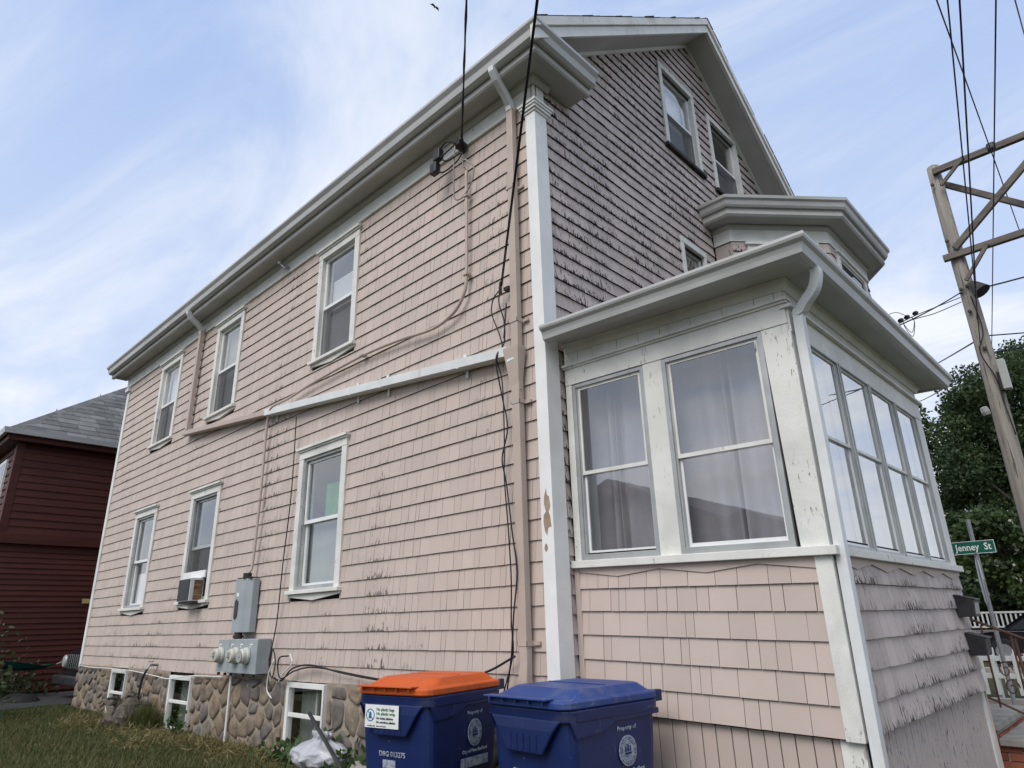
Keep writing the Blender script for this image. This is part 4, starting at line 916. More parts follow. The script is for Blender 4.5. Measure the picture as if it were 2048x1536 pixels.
z = 3.62
while z < 5.5:
    q = MB(); q.add([(RX - 6.9, RY + .0, z + .16), (RX - 6.9, RY - .025, z), (RX - 6.9, RY + .02, z), (RX - .12, RY + .0, z + .16), (RX - .12, RY - .025, z), (RX - .12, RY + .02, z)], [(0, 3, 4, 1), (1, 4, 5, 2), (0, 1, 2), (3, 5, 4)], 0, random.random()); q.build('clapboard', red, rw, tint=True); z += .165
z = .35
while z < 3.38:
    q = MB(); q.add([(RX - 6.9, RY + .025, z + .113), (RX - 6.9, RY + .005, z), (RX - 6.9, RY + .035, z), (RX, RY + .025, z + .113), (RX, RY + .005, z), (RX, RY + .035, z)], [(0, 3, 4, 1), (1, 4, 5, 2), (0, 1, 2), (3, 5, 4)], 0, random.random()); q.build('clapboard', red, rw, tint=True); z += .115
m = MB(); m.box(RX - 1.75, RX - .62, RY - .06, RY + .0, 4.15, 5.35); wv = m.build('window', fencew, rh); MB().box(RX - 1.67, RX - .70, RY - .066, RY - .062, 4.23, 5.27).build('pane', carglass, wv)
EX, EY, EZ = RX + .34, RY - .30, 5.84
m = MB(); m.box(RX - 7.3, EX - .04, EY + .04, 8.3, 5.62, 5.80); m.build('eave', red, rh)
m = MB(); m.loft([[(-22.3, EY - o, z) for o, z in ((0, 5.74), (.07, 5.74), (.09, 5.86), (0, 5.86))], [(EX + o, EY - o, z) for o, z in ((0, 5.74), (.07, 5.74), (.09, 5.86), (0, 5.86))], [(EX + o, 8.3, z) for o, z in ((0, 5.74), (.07, 5.74), (.09, 5.86), (0, 5.86))]]); m.build('gutter', gutterm, rh)
HP = .82
m = MB(); m.add([(EX, EY, EZ), (EX, 8.3, EZ), (EX - 4.2, 4.1, EZ + HP * 4.2), (EX - 4.2, EY + 4.2, EZ + HP * 4.2), (EX - 8.4, EY, EZ), (EX - 8.4, 8.3, EZ)], [(0, 1, 2, 3), (0, 3, 4), (4, 3, 2, 5), (1, 5, 2)]); rroof = m.build('roof', slate, rh, fix=False)
k = 0; d = 0.; ln = math.hypot(1, HP)
while d < 4.0:                                   # slates on the slope that faces the camera
    y = EY + d - .25 * (k % 2) - .1
    while y < min(3.6, EY + 2 + d + 3):
        y2 = y + random.uniform(.34, .46); a, b = max(y, EY + d + .02), y2 - .008
        if b - a > .04:
            q = MB(); e = .012 + random.uniform(0, .006); z0_, z1_ = EZ + HP * d, EZ + HP * (d + .21)
            q.add([(EX - d, a, z0_ + e + .008), (EX - d, b, z0_ + e + .008), (EX - d - .21, b, z1_ + .006), (EX - d - .21, min(b - .002, max(a, EY + d + .23)), z1_ + .006), (EX - d, a, z0_), (EX - d, b, z0_)], [(0, 1, 2, 3), (0, 4, 5, 1)], 0, random.random()); q.build('slate', slate, rroof, tint=True, fix=False)
        y = y2
    d += .19; k += 1
t = 0.
while t < 4.0:                                   # hip shingles
    c0, c1 = Vector((EX - t, EY + t, EZ + HP * t + .034)), Vector((EX - t - .2, EY + t + .2, EZ + HP * (t + .2) + .030))
    q = MB(); s = Vector((.10, .10, -.10)); s2 = Vector((-.10, -.10, -.10))
    q.add([c0 + s, c0, c0 + s2, c1 + s, c1, c1 + s2], [(0, 1, 4, 3), (1, 2, 5, 4)], 0, random.random()); q.build('hip_slate', slate, rroof, tint=True, fix=False); t += .19
q = MB(); q.box(RX + .03, RX + .04, .86, 1.13, 2.14, 2.24); q.build('name_plate', yellow, rh)

# ------------------------------------------------------------------ parked jeep-like car behind the house
jp = thing('car', 'dark four-wheel-drive car with chrome slotted grille parked behind the stone foundation', 'car', (-12.55, 1.8, .29))
jx0, jx1, jy = -13.3, -11.75, .30; g0 = .29
body = MB(); 
body.loft([[(x, y, z) for x, y, z in ((jx0 + e, jy + dy, g0 + za_), (jx1 - e, jy + dy, g0 + za_), (jx1 - e, jy + 3.9, g0 + za_), (jx0 + e, jy + 3.9, g0 + za_))] for e, dy, za_ in ((.05, .02, .25), (.0, 0, .32), (.0, .0, .62), (.06, .06, .86), (.10, .14, .92))])
body.loft([[(x, y, z) for x, y, z in ((jx0 + e, jy + a, g0 + z), (jx1 - e, jy + a, g0 + z), (jx1 - e, jy + 3.85, g0 + z), (jx0 + e, jy + 3.85, g0 + z))] for e, a, z in ((.08, 1.2, .90), (.18, 1.65, 1.55), (.24, 1.8, 1.6))])
body.build('body', carpaint, jp, bevel=.03)
m = MB(); m.box(jx0 + .35, jx1 - .35, jy - .02, jy + .02, g0 + .55, g0 + .82)
gr = m.build('grille', blackp, jp)
for k in range(7): MB().box(jx0 + .37 + k * .125, jx0 + .43 + k * .125, jy - .04, jy - .015, g0 + .57, g0 + .82).build('grille_bar', chrome, gr, bevel=.008)
for x in (jx0 + .2, jx1 - .2):
    MB().lathe([(.11, 0), (.12, .02), (.10, .05), (0, .06)], (x, jy + .0, g0 + .69), (0, -1, 0), 18).build('headlight', lampm, jp)
m = MB(); m.box(jx0 - .03, jx1 + .03, jy - .14, jy + .05, g0 + .28, g0 + .45); m.build('bumper', blackp, jp, bevel=.03)
m = MB(); m.box(jx0 - .0, jx1 + .0, jy - .06, jy + .0, g0 + .46, g0 + .48); m.build('bumper_trim', chrome, jp)
for x in (jx0 + .1, jx1 - .1):
    for y in (jy + .7, jy + 3.1):
        wl = MB().lathe([(.2, 0), (.33, 0), (.35, .03), (.35, .19), (.33, .22), (.2, .22)], (x - .11, y, g0 + .34), (1, 0, 0), 22).build('wheel', tyre, jp); MB().lathe([(.19, .01), (.19, .21)], (x - .11, y, g0 + .34), (1, 0, 0), 14).build('rim', galv, wl)
# hammock and clutter at the far left
hm = thing('hammock', 'sagging green cloth hammock slung behind the lawn', 'hammock', (-14.0, -.3, .9))
q = MB(); A, Bv = Vector((-14.3, -1.3, 1.25)), Vector((-13.55, .25, .92)); nn = 14
for i in range(nn + 1):
    t = i / nn; c = A.lerp(Bv, t); c.z -= .42 * 4 * t * (1 - t) * .55
    for j in range(5):
        s = j / 4 - .5; q.v.append((c.x + s * .5 * math.sin(3.14 * min(1, max(.08, t))), c.y + s * .15, c.z + abs(s) * .28 * math.sin(3.14 * t) + .01 * math.sin(j * 3 + i)))
for i in range(nn):
    for j in range(4): k = i * 5 + j; q.f.append([k, k + 1, k + 6, k + 5]); q.m.append(0); q.t.append(.5)
q.build('cloth', tealcloth, hm, smooth=True, fix=False)
MB().tube([A, A + Vector((-.5, -.6, .35))], .012, 6).build('rope', greycable, hm); MB().tube([Bv, Bv + Vector((.25, .5, .25))], .012, 6).build('rope', greycable, hm)
q = MB().tube([(-13.9, -1.5, 1.7), (-13.7, -.62, .92)], .05, 8); tag(q.build('leaning_post', redrag), 'dark red post leaning beside the green hammock', 'post')
rk = MB()
rk.loft([[(-13.2 + .75 * math.cos(a * .5236) * s, -.35 + .30 * math.sin(a * .5236) * s, .27 + h + .07 * noise.noise(Vector((a, s * 3, 0)))) for a in range(12)] for s, h in ((1.1, 0), (1., .07), (.7, .14), (.3, .16), (.05, .16))]); tag(rk.build('tarpaulin_heap', tarp, smooth=True), 'low black tarpaulin heap on the driveway beyond the lawn', 'tarpaulin')
# ------------------------------------------------------------------ things on the lawn by the wall
st = MB()
for k in range(26):
    a = random.random() * 6.28; c = Vector((-7.75 + random.uniform(-.30, .30), -.25 + random.uniform(-.10, .12), .33))
    tip = c + Vector((math.cos(a) * random.uniform(.25, .65), math.sin(a) * .22, random.uniform(.05, .36)))
    mid = c.lerp(tip, .5) + Vector((random.uniform(-.12, .12), random.uniform(-.06, .06), random.uniform(.04, .22)))
    st.tube(catmull([c, mid, tip], 4), [random.uniform(.035, .07) * (1 - .8 * i / 8) for i in range(9)], 6)
for k in range(7): st.lathe([(.10, -.1), (.17, .05), (.13, .2), (.04, .27)], (-7.9 + k * .1, -.25 + random.uniform(-.06, .06), .30 + .04 * (k % 3)), (random.uniform(-.3, .3), 0, 1), 8)
tag(st.build('root_stump', deadwood), 'tangled grey dead root stump against the stone foundation', 'stump')
bag = MB(); BC = Vector((-2.76, -.17, .30)); rings = []
for j in range(22):
    f = j / 21; r = .34 * math.sin(math.pi * min(1, (.12 + f * .92))) ** .6 if f < .82 else .09 * (1 + 1.2 * abs(f - .9) * 6) * (.75 if f > .97 else 1)
    h = .25 * f if f < .82 else .205 + (f - .82) * .55; rg = []
    for a in range(48):
        an = a * .1309; q3 = Vector((math.cos(an) * 2.2, math.sin(an) * 2.2, f * 3.4)); k = 1 + .16 * noise.noise(q3) + .10 * noise.noise(q3 * 2.7) + .05 * abs(noise.noise(q3 * 6.5)) + (.12 * math.sin(an * 9 + f * 7) * f * f)
        rg.append((BC.x + r * 1.08 * math.cos(an) * k + .05 * f, BC.y + r * .55 * math.sin(an) * k, BC.z + h + .03 * noise.noise(q3 * 1.6)))
    rings.append(rg)
tag(bag.loft(rings).build('rubbish_bag', bagm, smooth=True), 'tied grey-white plastic rubbish bag below the basement window', 'bag')
tag(MB().tube([(-2.92, -.20, .74), (-2.16, -.34, .42), (-1.9, -.40, .30)], .017, 8).build('black_pole', blackp), 'thin black pole leaning over the rubbish bag', 'pole')
for i, (x, y, z, a, b, c, lb) in enumerate(((-1.75, -.52, .30, .36, .20, .10, 'flat grey rubble slab lying beside the orange-lidded bin'), (-1.95, -.18, .36, .22, .12, .07, 'small pale rubble stone behind the flat slab'), (-2.42, -.42, .27, .12, .09, .08, 'round grey stone in front of the rubbish bag'))):
    q = MB(); R = []
    for j, (s, h) in enumerate(((.85, -1), (1, -.6), (1, .5), (.9, .9), (.4, 1))):
        R.append([(x + a * s * math.cos(k * .5236) * (1 + .18 * noise.noise(Vector((k * 1.3, i * 9, 0)))), y + b * s * math.sin(k * .5236) * (1 + .18 * noise.noise(Vector((k * 1.7, i * 9, 4)))), z + c * h + .02 * noise.noise(Vector((k, j, i)))) for k in range(12)])
    tag(q.loft(R).build('rubble_stone', concrete, smooth=False), lb, 'stone')

# ------------------------------------------------------------------ grass and weeds
def leaves(name, pts, size, mats, parent=None, tints=None, aspect=.55, up=.0, droop=None):
    n = len(pts); P = np.asarray(pts); sz = size * rng.uniform(.6, 1.25, n)
    d = rng.normal(size=(n, 3)); d[:, 2] += up; d /= np.linalg.norm(d, axis=1)[:, None]
    e = np.cross(d, rng.normal(size=(n, 3))); e /= np.linalg.norm(e, axis=1)[:, None]
    d *= sz[:, None]; e *= (sz * aspect * .5)[:, None]
    V = np.empty((n, 4, 3)); V[:, 0] = P; V[:, 1] = P + d * .5 + e; V[:, 2] = P + d; V[:, 3] = P + d * .5 - e
    me = bpy.data.meshes.new(name); me.from_pydata(V.reshape(-1, 3).tolist(), [], np.arange(n * 4).reshape(-1, 4).tolist())
    me.materials.append(mats); at = me.attributes.new('tint', 'FLOAT', 'FACE'); at.data.foreach_set('value', np.asarray(tints if tints is not None else rng.random(n), dtype=np.float32))
    ob = bpy.data.objects.new(name, me); COL.objects.link(ob)
    if parent: ob.parent = parent; ob.matrix_parent_inverse = Matrix.Translation(-parent.location)
    return ob
def blades(name, n, xr, yr, hr, wd, straw):
    x = rng.uniform(*xr, n); y = yr[1] - (yr[1] - yr[0]) * rng.random(n) ** 1.25; V = np.empty((n, 3, 3)); T = np.empty(n, np.float32)
    for i in range(n):
        g = gz(x[i], y[i]) - .005; h = rng.uniform(*hr); a = rng.uniform(0, 6.28); l = h * rng.uniform(.2, .9)
        s = straw(x[i], y[i]); T[i] = min(1, max(0, s + rng.normal() * .22))
        if T[i] > .6: h *= .6; l *= 2.2
        c, s_ = math.cos(a), math.sin(a)
        V[i] = ((x[i] - s_ * wd, y[i] + c * wd, g), (x[i] + s_ * wd, y[i] - c * wd, g), (x[i] + c * l, y[i] + s_ * l, g + h))
    me = bpy.data.meshes.new(name); me.from_pydata(V.reshape(-1, 3).tolist(), [], np.arange(n * 3).reshape(-1, 3).tolist()); me.materials.append(grassm)
    at = me.attributes.new('tint', 'FLOAT', 'FACE'); at.data.foreach_set('value', T); ob = bpy.data.objects.new(name, me); COL.objects.link(ob); return ob
def straw(x, y):
    return .22 + .55 * ss((y + .75) / .6) * ss((x + 9.2) / 1.5) + .30 * noise.noise(Vector((x * 1.3, y * 1.9, 2)))
tag(blades('lawn_grass', 70000, (-11.6, -1.2), (-3.2, -.04), (.03, .075), .0045, straw), 'short rough lawn grass with dry clippings along the side wall', 'grass', kind='stuff')
tag(blades('tall_grass', 1300, (-7.45, -6.85), (-.35, -.05), (.08, .40), .005, lambda x, y: .2), 'clump of tall green grass below the garden tap', 'grass', kind='stuff')
hp = []
for cx_, cy_, sx_ in ((-8.6, -.5, .25), (-6.9, -.55, .3), (-5.9, -.45, .35), (-5.1, -.35, .3), (-4.4, -.4, .4), (-3.9, -.3, .25), (-8.0, -.75, .2), (-5.5, -.8, .3)):
    for _ in range(240):
        x_, y_ = cx_ + rng.normal() * sx_, min(-.05, cy_ + rng.normal() * .13); hp.append((x_, y_, gz(x_, y_) + .02 + abs(rng.normal()) * .03))
tag(leaves('hay_clippings', hp, .10, grassm, None, np.clip(rng.normal(.85, .15, len(hp)), 0, 1), .12), 'dry brown hay clippings raked along the foot of the wall', 'hay', kind='stuff')
def weed(c, r, h, n, label, sz=.09):
    t = thing('weed', label, 'plant', c, 0, 'weeds along the foundation')
    p = [(c[0] + rng.normal() * r, c[1] + rng.normal() * r * .5, c[2] + abs(rng.normal()) * h) for _ in range(n)]
    leaves('leaves', p, sz, leaf3, t, aspect=.6, up=.3); q = MB()
    for k in range(6): q.tube([(c[0], c[1], c[2] - .04), (c[0] + random.uniform(-r, r), c[1] + random.uniform(-r, r) * .5, c[2] + h * 1.2)], .004, 5)
    q.build('stems', leafdk, t); return t
weed((-3.35, -.16, .28), .18, .08, 170, 'broad-leaved green weed left of the rubbish bag')
weed((-2.62, -.05, .30), .10, .13, 70, 'small leafy weed growing behind the rubbish bag', .08)
weed((-2.05, -.16, .32), .16, .09, 130, 'low green weed between the rubbish bag and rubble slab', .09)
weed((-.05, .30, .12), .09, .28, 90, 'dark weed between the two wheeled bins', .08)
weed((-6.15, -.12, .29), .10, .10, 120, 'small weed at the foot of the middle basement window', .06)

# ------------------------------------------------------------------ trees
def tree(name, label, loc, h, clumps, lsize, nleaf, lm, trunk_r, group=None, blossom=0, spread=1.):
    t = thing(name, label, 'tree', loc, 0, group); L0 = Vector(loc)
    q = MB(); P = [L0 + Vector((.15 * math.sin(k), .1 * math.cos(k * 2), h * .62 * k / 6)) for k in range(7)]
    q.tube(P, [trunk_r * (1 - .11 * k) for k in range(7)], 9)
    for (c, r) in clumps[:16]:
        s = P[random.choice((2, 3, 4, 5))]; e = L0 + Vector(c); md = s.lerp(e, .5) + Vector((0, 0, .3))
        q.tube(catmull([s, md, e], 3), [trunk_r * .4 * (1 - .13 * k) for k in range(7)], 6)
    q.build('trunk', deadwood, t)
    pts = []; tn = []
    vol = [r[0] * r[1] * r[2] for c, r in clumps]; tot = sum(vol) ** 1
    for (c, r), v in zip(clumps, vol):
        n = int(nleaf * v / tot)
        d = rng.normal(size=(n, 3)); d /= np.linalg.norm(d, axis=1)[:, None]; rad = rng.random(n) ** .45
        p = np.asarray(L0) + np.asarray(c) + d * rad[:, None] * np.asarray(r); pts.append(p); tn.append(np.clip(rng.normal(.45 + .2 * rng.normal(), .25, n), 0, 1))
    leaves('crown', np.concatenate(pts), lsize, lm, t, np.concatenate(tn), .7, .1)
    if blossom:
        p = []
        for _ in range(blossom):
            c, r = random.choice(clumps); d = rng.normal(size=3); d /= np.linalg.norm(d); p.append(np.asarray(L0) + np.asarray(c) + d * np.asarray(r) * .98)
        p = np.concatenate([np.asarray(p) + rng.normal(size=(blossom, 3)) * .04 for _ in range(4)]); leaves('blossom', p, .11, petal, t, None, .9)
    return t
def crown(cx, cz, rx, rz, n, cl):
    out = []
    for _ in range(n):
        while True:
            d = rng.uniform(-1, 1, 3)
            if d @ d < 1: break
        s = cl * rng.uniform(.7, 1.35); out.append(((cx + d[0] * rx, d[1] * rx * .8, cz + d[2] * rz), (s, s, s * .75)))
    return out
tree('tree', 'tall dark green maple behind the utility pole', (.6, 33, 0), 13.5, crown(0, 8.2, 3.9, 5.0, 60, 1.15), .17, 70000, leaf1, .32, 'street trees')
tree('tree', 'dark tree behind the porch eave, left of the tall maple', (-3.9, 35, 0), 12.5, crown(0, 7.0, 3.0, 5.0, 48, 1.1), .17, 48000, leaf1, .28, 'street trees')
tree('dogwood', 'dogwood with white blossoms behind the street sign', (-.2, 21.6, .05), 4.6, crown(0, 3.1, 2.0, 1.35, 36, .5), .17, 16000, leaf2, .10, None, 150)
tree('shrub', 'dark shrub behind the car and white railing', (-1.2, 28.5, .05), 4, crown(.6, 2.0, 3.4, 1.6, 26, .8), .2, 11000, leafdk, .1)
lt = thing('shrub', 'dark straggling shrub at the left edge of the lawn', 'shrub', (-10.8, -1.6, .2))
q = MB()
for k in range(9):
    a = random.uniform(-.5, .6); q.tube(catmull([(-10.8 + .1 * k - .4, -1.6, .2), (-10.8 + a, -1.5 + random.uniform(-.2, .15), .8), (-10.8 + a * 2, -1.45 + random.uniform(-.3, .22), 1.2 + random.random() * .6)], 4), [.014 * (1 - .09 * i) for i in range(9)], 5)
q.build('stems', deadwood, lt)
p = [(-10.8 + rng.normal() * .7, -1.55 + rng.normal() * .2, .25 + abs(rng.normal()) * .55) for _ in range(1500)]; leaves('crown', p, .085, leafdk, lt, None, .6)
bw = thing('hedge', 'low dark bushes along the driveway beside the red house', 'bush', (-14.6, -1.0, .25))
p = [(-14.4 + rng.normal() * .3, -1.0 + rng.normal() * .55, .28 + abs(rng.normal()) * .30) for _ in range(2600)]; leaves('crown', p, .10, leafdk, bw, None, .6)
q = MB()
for k in range(8): q.tube([(-14.4, -1.8 + k * .22, .25), (-14.4 + random.uniform(-.2, .2), -1.75 + k * .22, .75)], .012, 5)
q.build('stems', deadwood, bw)

# ------------------------------------------------------------------ stoop, railing
stp = thing('brick_steps', 'red brick front steps with concrete treads beyond the porch', 'steps', (2.2, 4.0, .05))
m = MB(); m.box(.02, 1.82, 3.52, 4.9, 0, .53); m.box(1.82, 2.10, 3.52, 4.9, 0, .42); m.box(2.10, 2.38, 3.52, 4.9, 0, .24); m.build('core', mortar, stp)
for a, b, z in ((.0, 1.85, .53), (1.83, 2.13, .42), (2.11, 2.41, .24)): MB().box(a, b, 3.46, 4.95, z + .001, z + .055).build('tread', concrete, stp, bevel=.006)
for r in range(9):
    z = .055 + r * .064; top_ = .60 if r > 5 else (.42 if r > 2 else .24); xe = 1.82 if r > 5 else (2.10 if r > 2 else 2.38)
    x = 1.0 - (r % 2) * .11
    if z + .058 > .535: continue
    while x < xe - .03:
        w2 = min(.21, xe - x); q = MB(); q.add([(a_, b_, c_) for a_ in (x + .004, x + w2 - .004) for b_ in (3.500, 3.53) for c_ in (z, z + .055)], [(0, 1, 3, 2), (4, 6, 7, 5), (0, 4, 5, 1), (2, 3, 7, 6), (0, 2, 6, 4), (1, 5, 7, 3)], 0, random.random()); q.build('brick', brickm, stp, tint=True); x += .218
    y = 3.53
    while y < 4.88:
        q = MB(); q.add([(a_, b_, c_) for a_ in (xe, xe + .012) for b_ in (y + .004, y + .206) for c_ in (z, z + .055)], [(0, 1, 3, 2), (4, 6, 7, 5), (0, 4, 5, 1), (2, 3, 7, 6), (0, 2, 6, 4), (1, 5, 7, 3)], 0, random.random()); q.build('brick', brickm, stp, tint=True); y += .218
rl = thing('stair_railing', 'rusty wrought iron stair railing with scrolls beside the brick steps', 'railing', (2.1, 3.6, .2))
MB().tube([(1.80, 3.58, 1.42), (2.75, 3.58, .98)], .011, 8).build('handrail', rust, rl); MB().tube([(1.80, 3.58, .78), (2.65, 3.58, .36)], .009, 8).build('bottom_rail', rust, rl)
for x in (1.88, 2.08, 2.28, 2.48): MB().tube([(x, 3.58, .74 - (x - 1.8) * .49), (x, 3.58, 1.40 - (x - 1.8) * .46)], .009, 6).build('baluster', rust, rl)
for x, z in ((1.98, 1.0), (2.0, .86), (2.18, .90), (2.2, .76)):
    MB().tube([(x + .055 * (1 - k / 26) * math.cos(k * .42), 3.58, z + .075 * (1 - k / 26) * math.sin(k * .42)) for k in range(22)], .006, 5).build('scroll', rust, rl)
MB().tube([(2.12, 3.60, .05), (2.10, 3.60, 1.28)], .013, 8).build('post', rust, rl)

# ------------------------------------------------------------------ street furniture
sg = thing('street_sign', 'green street name sign reading Jenney St on a steel post', 'sign', (1.235, 8.02, .07))
MB().tube([(1.235, 8.03, .05), (1.235, 8.03, 2.75)], .028, 10).build('post', galv, sg)
m = MB(); m.box(.955, 1.49, 7.99, 7.995, 2.255, 2.435); m.build('blade', signgreen, sg)
m = MB()
for a, b, c, d in ((.955, 1.49, 2.255, 2.262), (.955, 1.49, 2.428, 2.435), (.955, .962, 2.262, 2.428), (1.483, 1.49, 2.262, 2.428)): m.box(a, b, 7.987, 7.9895, c, d)
m.build('border', signwhite, sg)
textobj('Jenney  St', .135, signwhite, sg, (1.222, 7.988, 2.305), (1, 0, 0), (0, 0, 1), align='CENTER', local=False, sx=.82, bold=.0022)
m = MB(); m.box(1.215, 1.255, 7.985, 8.05, 2.25, 2.27); m.build('bracket', galv, sg)
m = MB(); m.lathe([(.0, 0), (.375, 0), (.375, .004), (0, .004)], (1.20, 8.10, 1.88), (1, .25, 0), 8); m.build('stop_sign_back', galv, sg)
# white picket fence
fc = thing('picket_fence', 'white picket fence with pointed tops behind the steps', 'fence', (1.5, 11, .05))
for z in (.36, .64): MB().box(-1.6, 5.0, 11.02, 11.06, z, z + .08).build('rail', fencew, fc)
pk = None
for k in range(38):
    x = -1.55 + k * .172
    if pk is None: pk = MB().prism([(0, 11.0, .10), (.085, 11.0, .10), (.085, 11.0, .72), (.075, 11.0, .75), (.06, 11.0, .76), (.0425, 11.0, .83), (.025, 11.0, .76), (.01, 11.0, .75), (0, 11.0, .72)], (0, .018, 0)).build('picket', fencew, fc); o = pk
    else: o = pk.copy(); COL.objects.link(o)
    o.location = (x, 0, 0)
for x in (-1.6, .5, 2.6, 4.7): MB().box(x, x + .1, 11.06, 11.16, 0, .85).build('post', fencew, fc)
# the far white railing and the house it belongs to
fr = thing('porch_railing', 'grey-white balustrade railing behind the black car', 'railing', (-.5, 25, .3))
MB().box(-4.5, 3.5, 24.96, 25.04, 1.34, 1.40).build('top_rail', fencew, fr); MB().box(-4.5, 3.5, 24.97, 25.03, .88, .93).build('bottom_rail', fencew, fr); MB().box(-4.5, 3.5, 25.0, 25.5, .0, .80).build('base', concrete, fr)
bl = None
for k in range(58):
    if bl is None: bl = MB().box(0, .05, 24.98, 25.02, .93, 1.34).build('baluster', fencew, fr); o = bl
    else: o = bl.copy(); COL.objects.link(o)
    o.location = (-4.4 + k * .137, 0, 0)
# black saloon car
cr = thing('car', 'black saloon car parked across the road behind the picket fence', 'car', (.9, 20, .08))
def carprof(y, e): return [(-1.25 + e, y, .33), (-1.28 + e, y, .62), (-1.2, y, .84), (-.55, y, .93), (.0, y, 1.30 - e), (.35, y, 1.42 - e), (1.2, y, 1.45 - e), (1.8, y, 1.36 - e), (2.4, y, 1.02), (3.1, y, .92), (3.2 - e, y, .6), (3.18 - e, y, .33)]
m = MB(); m.loft([carprof(19.2, .06), carprof(19.12, .0), carprof(20.72, .0), carprof(20.64, .06)]); m.build('body', carpaint, cr, bevel=.02)
MB().prism([(-.32, 19.115, .96), (.12, 19.115, 1.27), (.4, 19.115, 1.36), (.85, 19.115, 1.38), (.85, 19.115, .97)], (0, -.01, 0)).build('side_window', carglass, cr); MB().prism([(.92, 19.115, .97), (.92, 19.115, 1.38), (1.7, 19.115, 1.30), (2.2, 19.115, 1.02), (2.2, 19.115, .97)], (0, -.01, 0)).build('side_window', carglass, cr)
MB().box(-1.1, 3.0, 19.105, 19.115, .90, .915).build('trim', chrome, cr)
for x in (-.55, 2.35):
    for y in (19.1, 20.55):
        wl = MB().lathe([(.2, 0), (.31, 0), (.33, .03), (.33, .17), (.31, .2), (.2, .2)], (x, y, .40), (0, 1, 0), 22).build('wheel', tyre, cr); MB().lathe([(.0, .0), (.2, -.01), (.2, .19), (0, .19)], (x, y, .40), (0, 1, 0), 14).build('rim', galv, wl)
# utility poles braced together
up = thing('utility_pole', 'weathered wooden utility pole with wooden braces and street lamp', 'utility pole', (1.93, 8.3, 0))
PXp = 1.955
P = [(PXp - .02 + .03 * math.sin(k * .9) * .3 + .004 * k, 8.3, .0 + 8.72 * k / 14) for k in range(15)]
q = MB().tube(P, [.140 - .0030 * k for k in range(15)], 16); q.build('shaft', polewood, up, smooth=True)
MB().lathe([(.0, 0), (.098, 0), (.092, .05), (.06, .075), (0, .08)], (PXp + .035, 8.3, 8.70), (0, 0, 1), 12).build('cap', polewood, up)
def beam(a, b, wd_=.075, nm='brace'): MB().sweep([a, Vector(a).lerp(Vector(b), .5), b], rect(wd_, wd_ * .8), (0, 1, 0)).build(nm, beamwood, up, bevel=.008)
beam((1.98, 8.16, 8.58), (5.3, 8.16, 8.58), .055); beam((1.80, 8.16, 6.96), (5.3, 8.16, 6.98), .055); beam((2.02, 8.44, 8.48), (4.9, 8.44, 5.75), .048); beam((1.99, 8.12, 7.06), (5.2, 8.06, 9.75), .05)
beam((2.05, 8.12, 8.26), (2.45, 8.10, 8.60), .03, 'knee_brace'); beam((2.02, 8.10, 6.45), (2.42, 8.10, 6.95), .03, 'knee_brace')
for z in (7.25, 7.12, 6.35, 5.95, 5.30, 8.35):
    MB().lathe([(.03, 0), (.03, .03), (.0, .035)], (PXp + .0 + random.uniform(-.05, .05), 8.17, z), (0, -1, 0), 6).build('bolt', metal_dk, up)
up2 = MB().tube([(5.2, 8.3, 0), (5.2, 8.3, 9.6)], [.17, .12], 14).build('utility_pole', polewood, smooth=True); tag(up2, 'second wooden utility pole joined to the first by wooden braces', 'utility pole')
m = MB(); m.tube([(PXp + .05, 8.2, 6.40), (PXp + .12, 8.05, 6.33)], .03, 8); m.lathe([(.04, 0), (.07, .05), (.10, .14), (.13, .24), (.0, .25)], (PXp + .12, 8.02, 6.36), (.55, -.15, -1), 14); m.build('lamp_head', metal_dk, up)
m = MB(); m.prism([(2.10, 8.05, 4.58), (2.20, 8.05, 4.58), (2.20, 8.05, 5.05), (2.10, 8.05, 5.05)], (0, .12, 0)); m.build('antenna_panel', lampm, up, bevel=.01)
m = MB(); m.box(2.05, 2.16, 8.18, 8.34, 4.6, 4.9); m.build('equipment_box', metal_dk, up, bevel=.01)
m = MB(); m.lathe([(.0, 0), (.05, 0), (.06, .05), (.05, .12), (0, .13)], (1.80, 8.2, 4.28), (-.2, -.3, 1), 10); m.build('insulator', lampm, up)
MB().tube(catmull([(PXp + .06, 8.16, 6.2), (PXp + .09, 8.15, 5.6), (PXp - .02, 8.13, 5.25), (PXp + .08, 8.14, 4.8), (PXp + .1, 8.14, 4.3), (PXp + .12, 8.15, 3.9)], 5), .010, 5).build('riser', cablem, up, smooth=True)
def wire(name, a, b, sag, r, label, n=18, ext=0.):
    A, Bq = Vector(a), Vector(b); Bq = Bq + (Bq - A) * ext; P = []
    for i in range(n + 1):
        t = i / n; p = A.lerp(Bq, t); p.z -= sag * 4 * t * (1 - t); P.append(p)
    return tag(MB().tube(P, r, 5).build(name, cablem, smooth=True), label, 'wire', 'overhead wires')
wire('overhead_wire', (1.95, 8.25, 5.40), (3.046, 2.577, 7.0), .05, .008, 'leftmost of the thin wires dropping past the utility pole', ext=.9)
wire('overhead_wire', (2.01, 8.2, 5.81), (3.125, 2.896, 7.2), .05, .010, 'thicker wire just right of the leftmost one by the pole', ext=.9)
wire('overhead_wire', (.73, 19.3, 7.535), (3.399, 3.411, 7.4), .0, .009, 'steep wire passing right of the utility pole top', ext=.9)
wd_ = wire('overhead_wire', (2.79, 10, 7.75), (2.955, 2.965, 7.4), -.28, .008, 'slanting wire with a black insulator above the top brace', ext=.3)
MB().box(2.80, 2.92, 7.4, 7.52, 8.13, 8.26).build('insulator', blackp, wd_, bevel=.03)
wire('overhead_wire', (3.75, 12, 11.6), (3.572, 4.303, 8.0), .0, .008, 'wire in the top right corner of the sky', ext=.4)
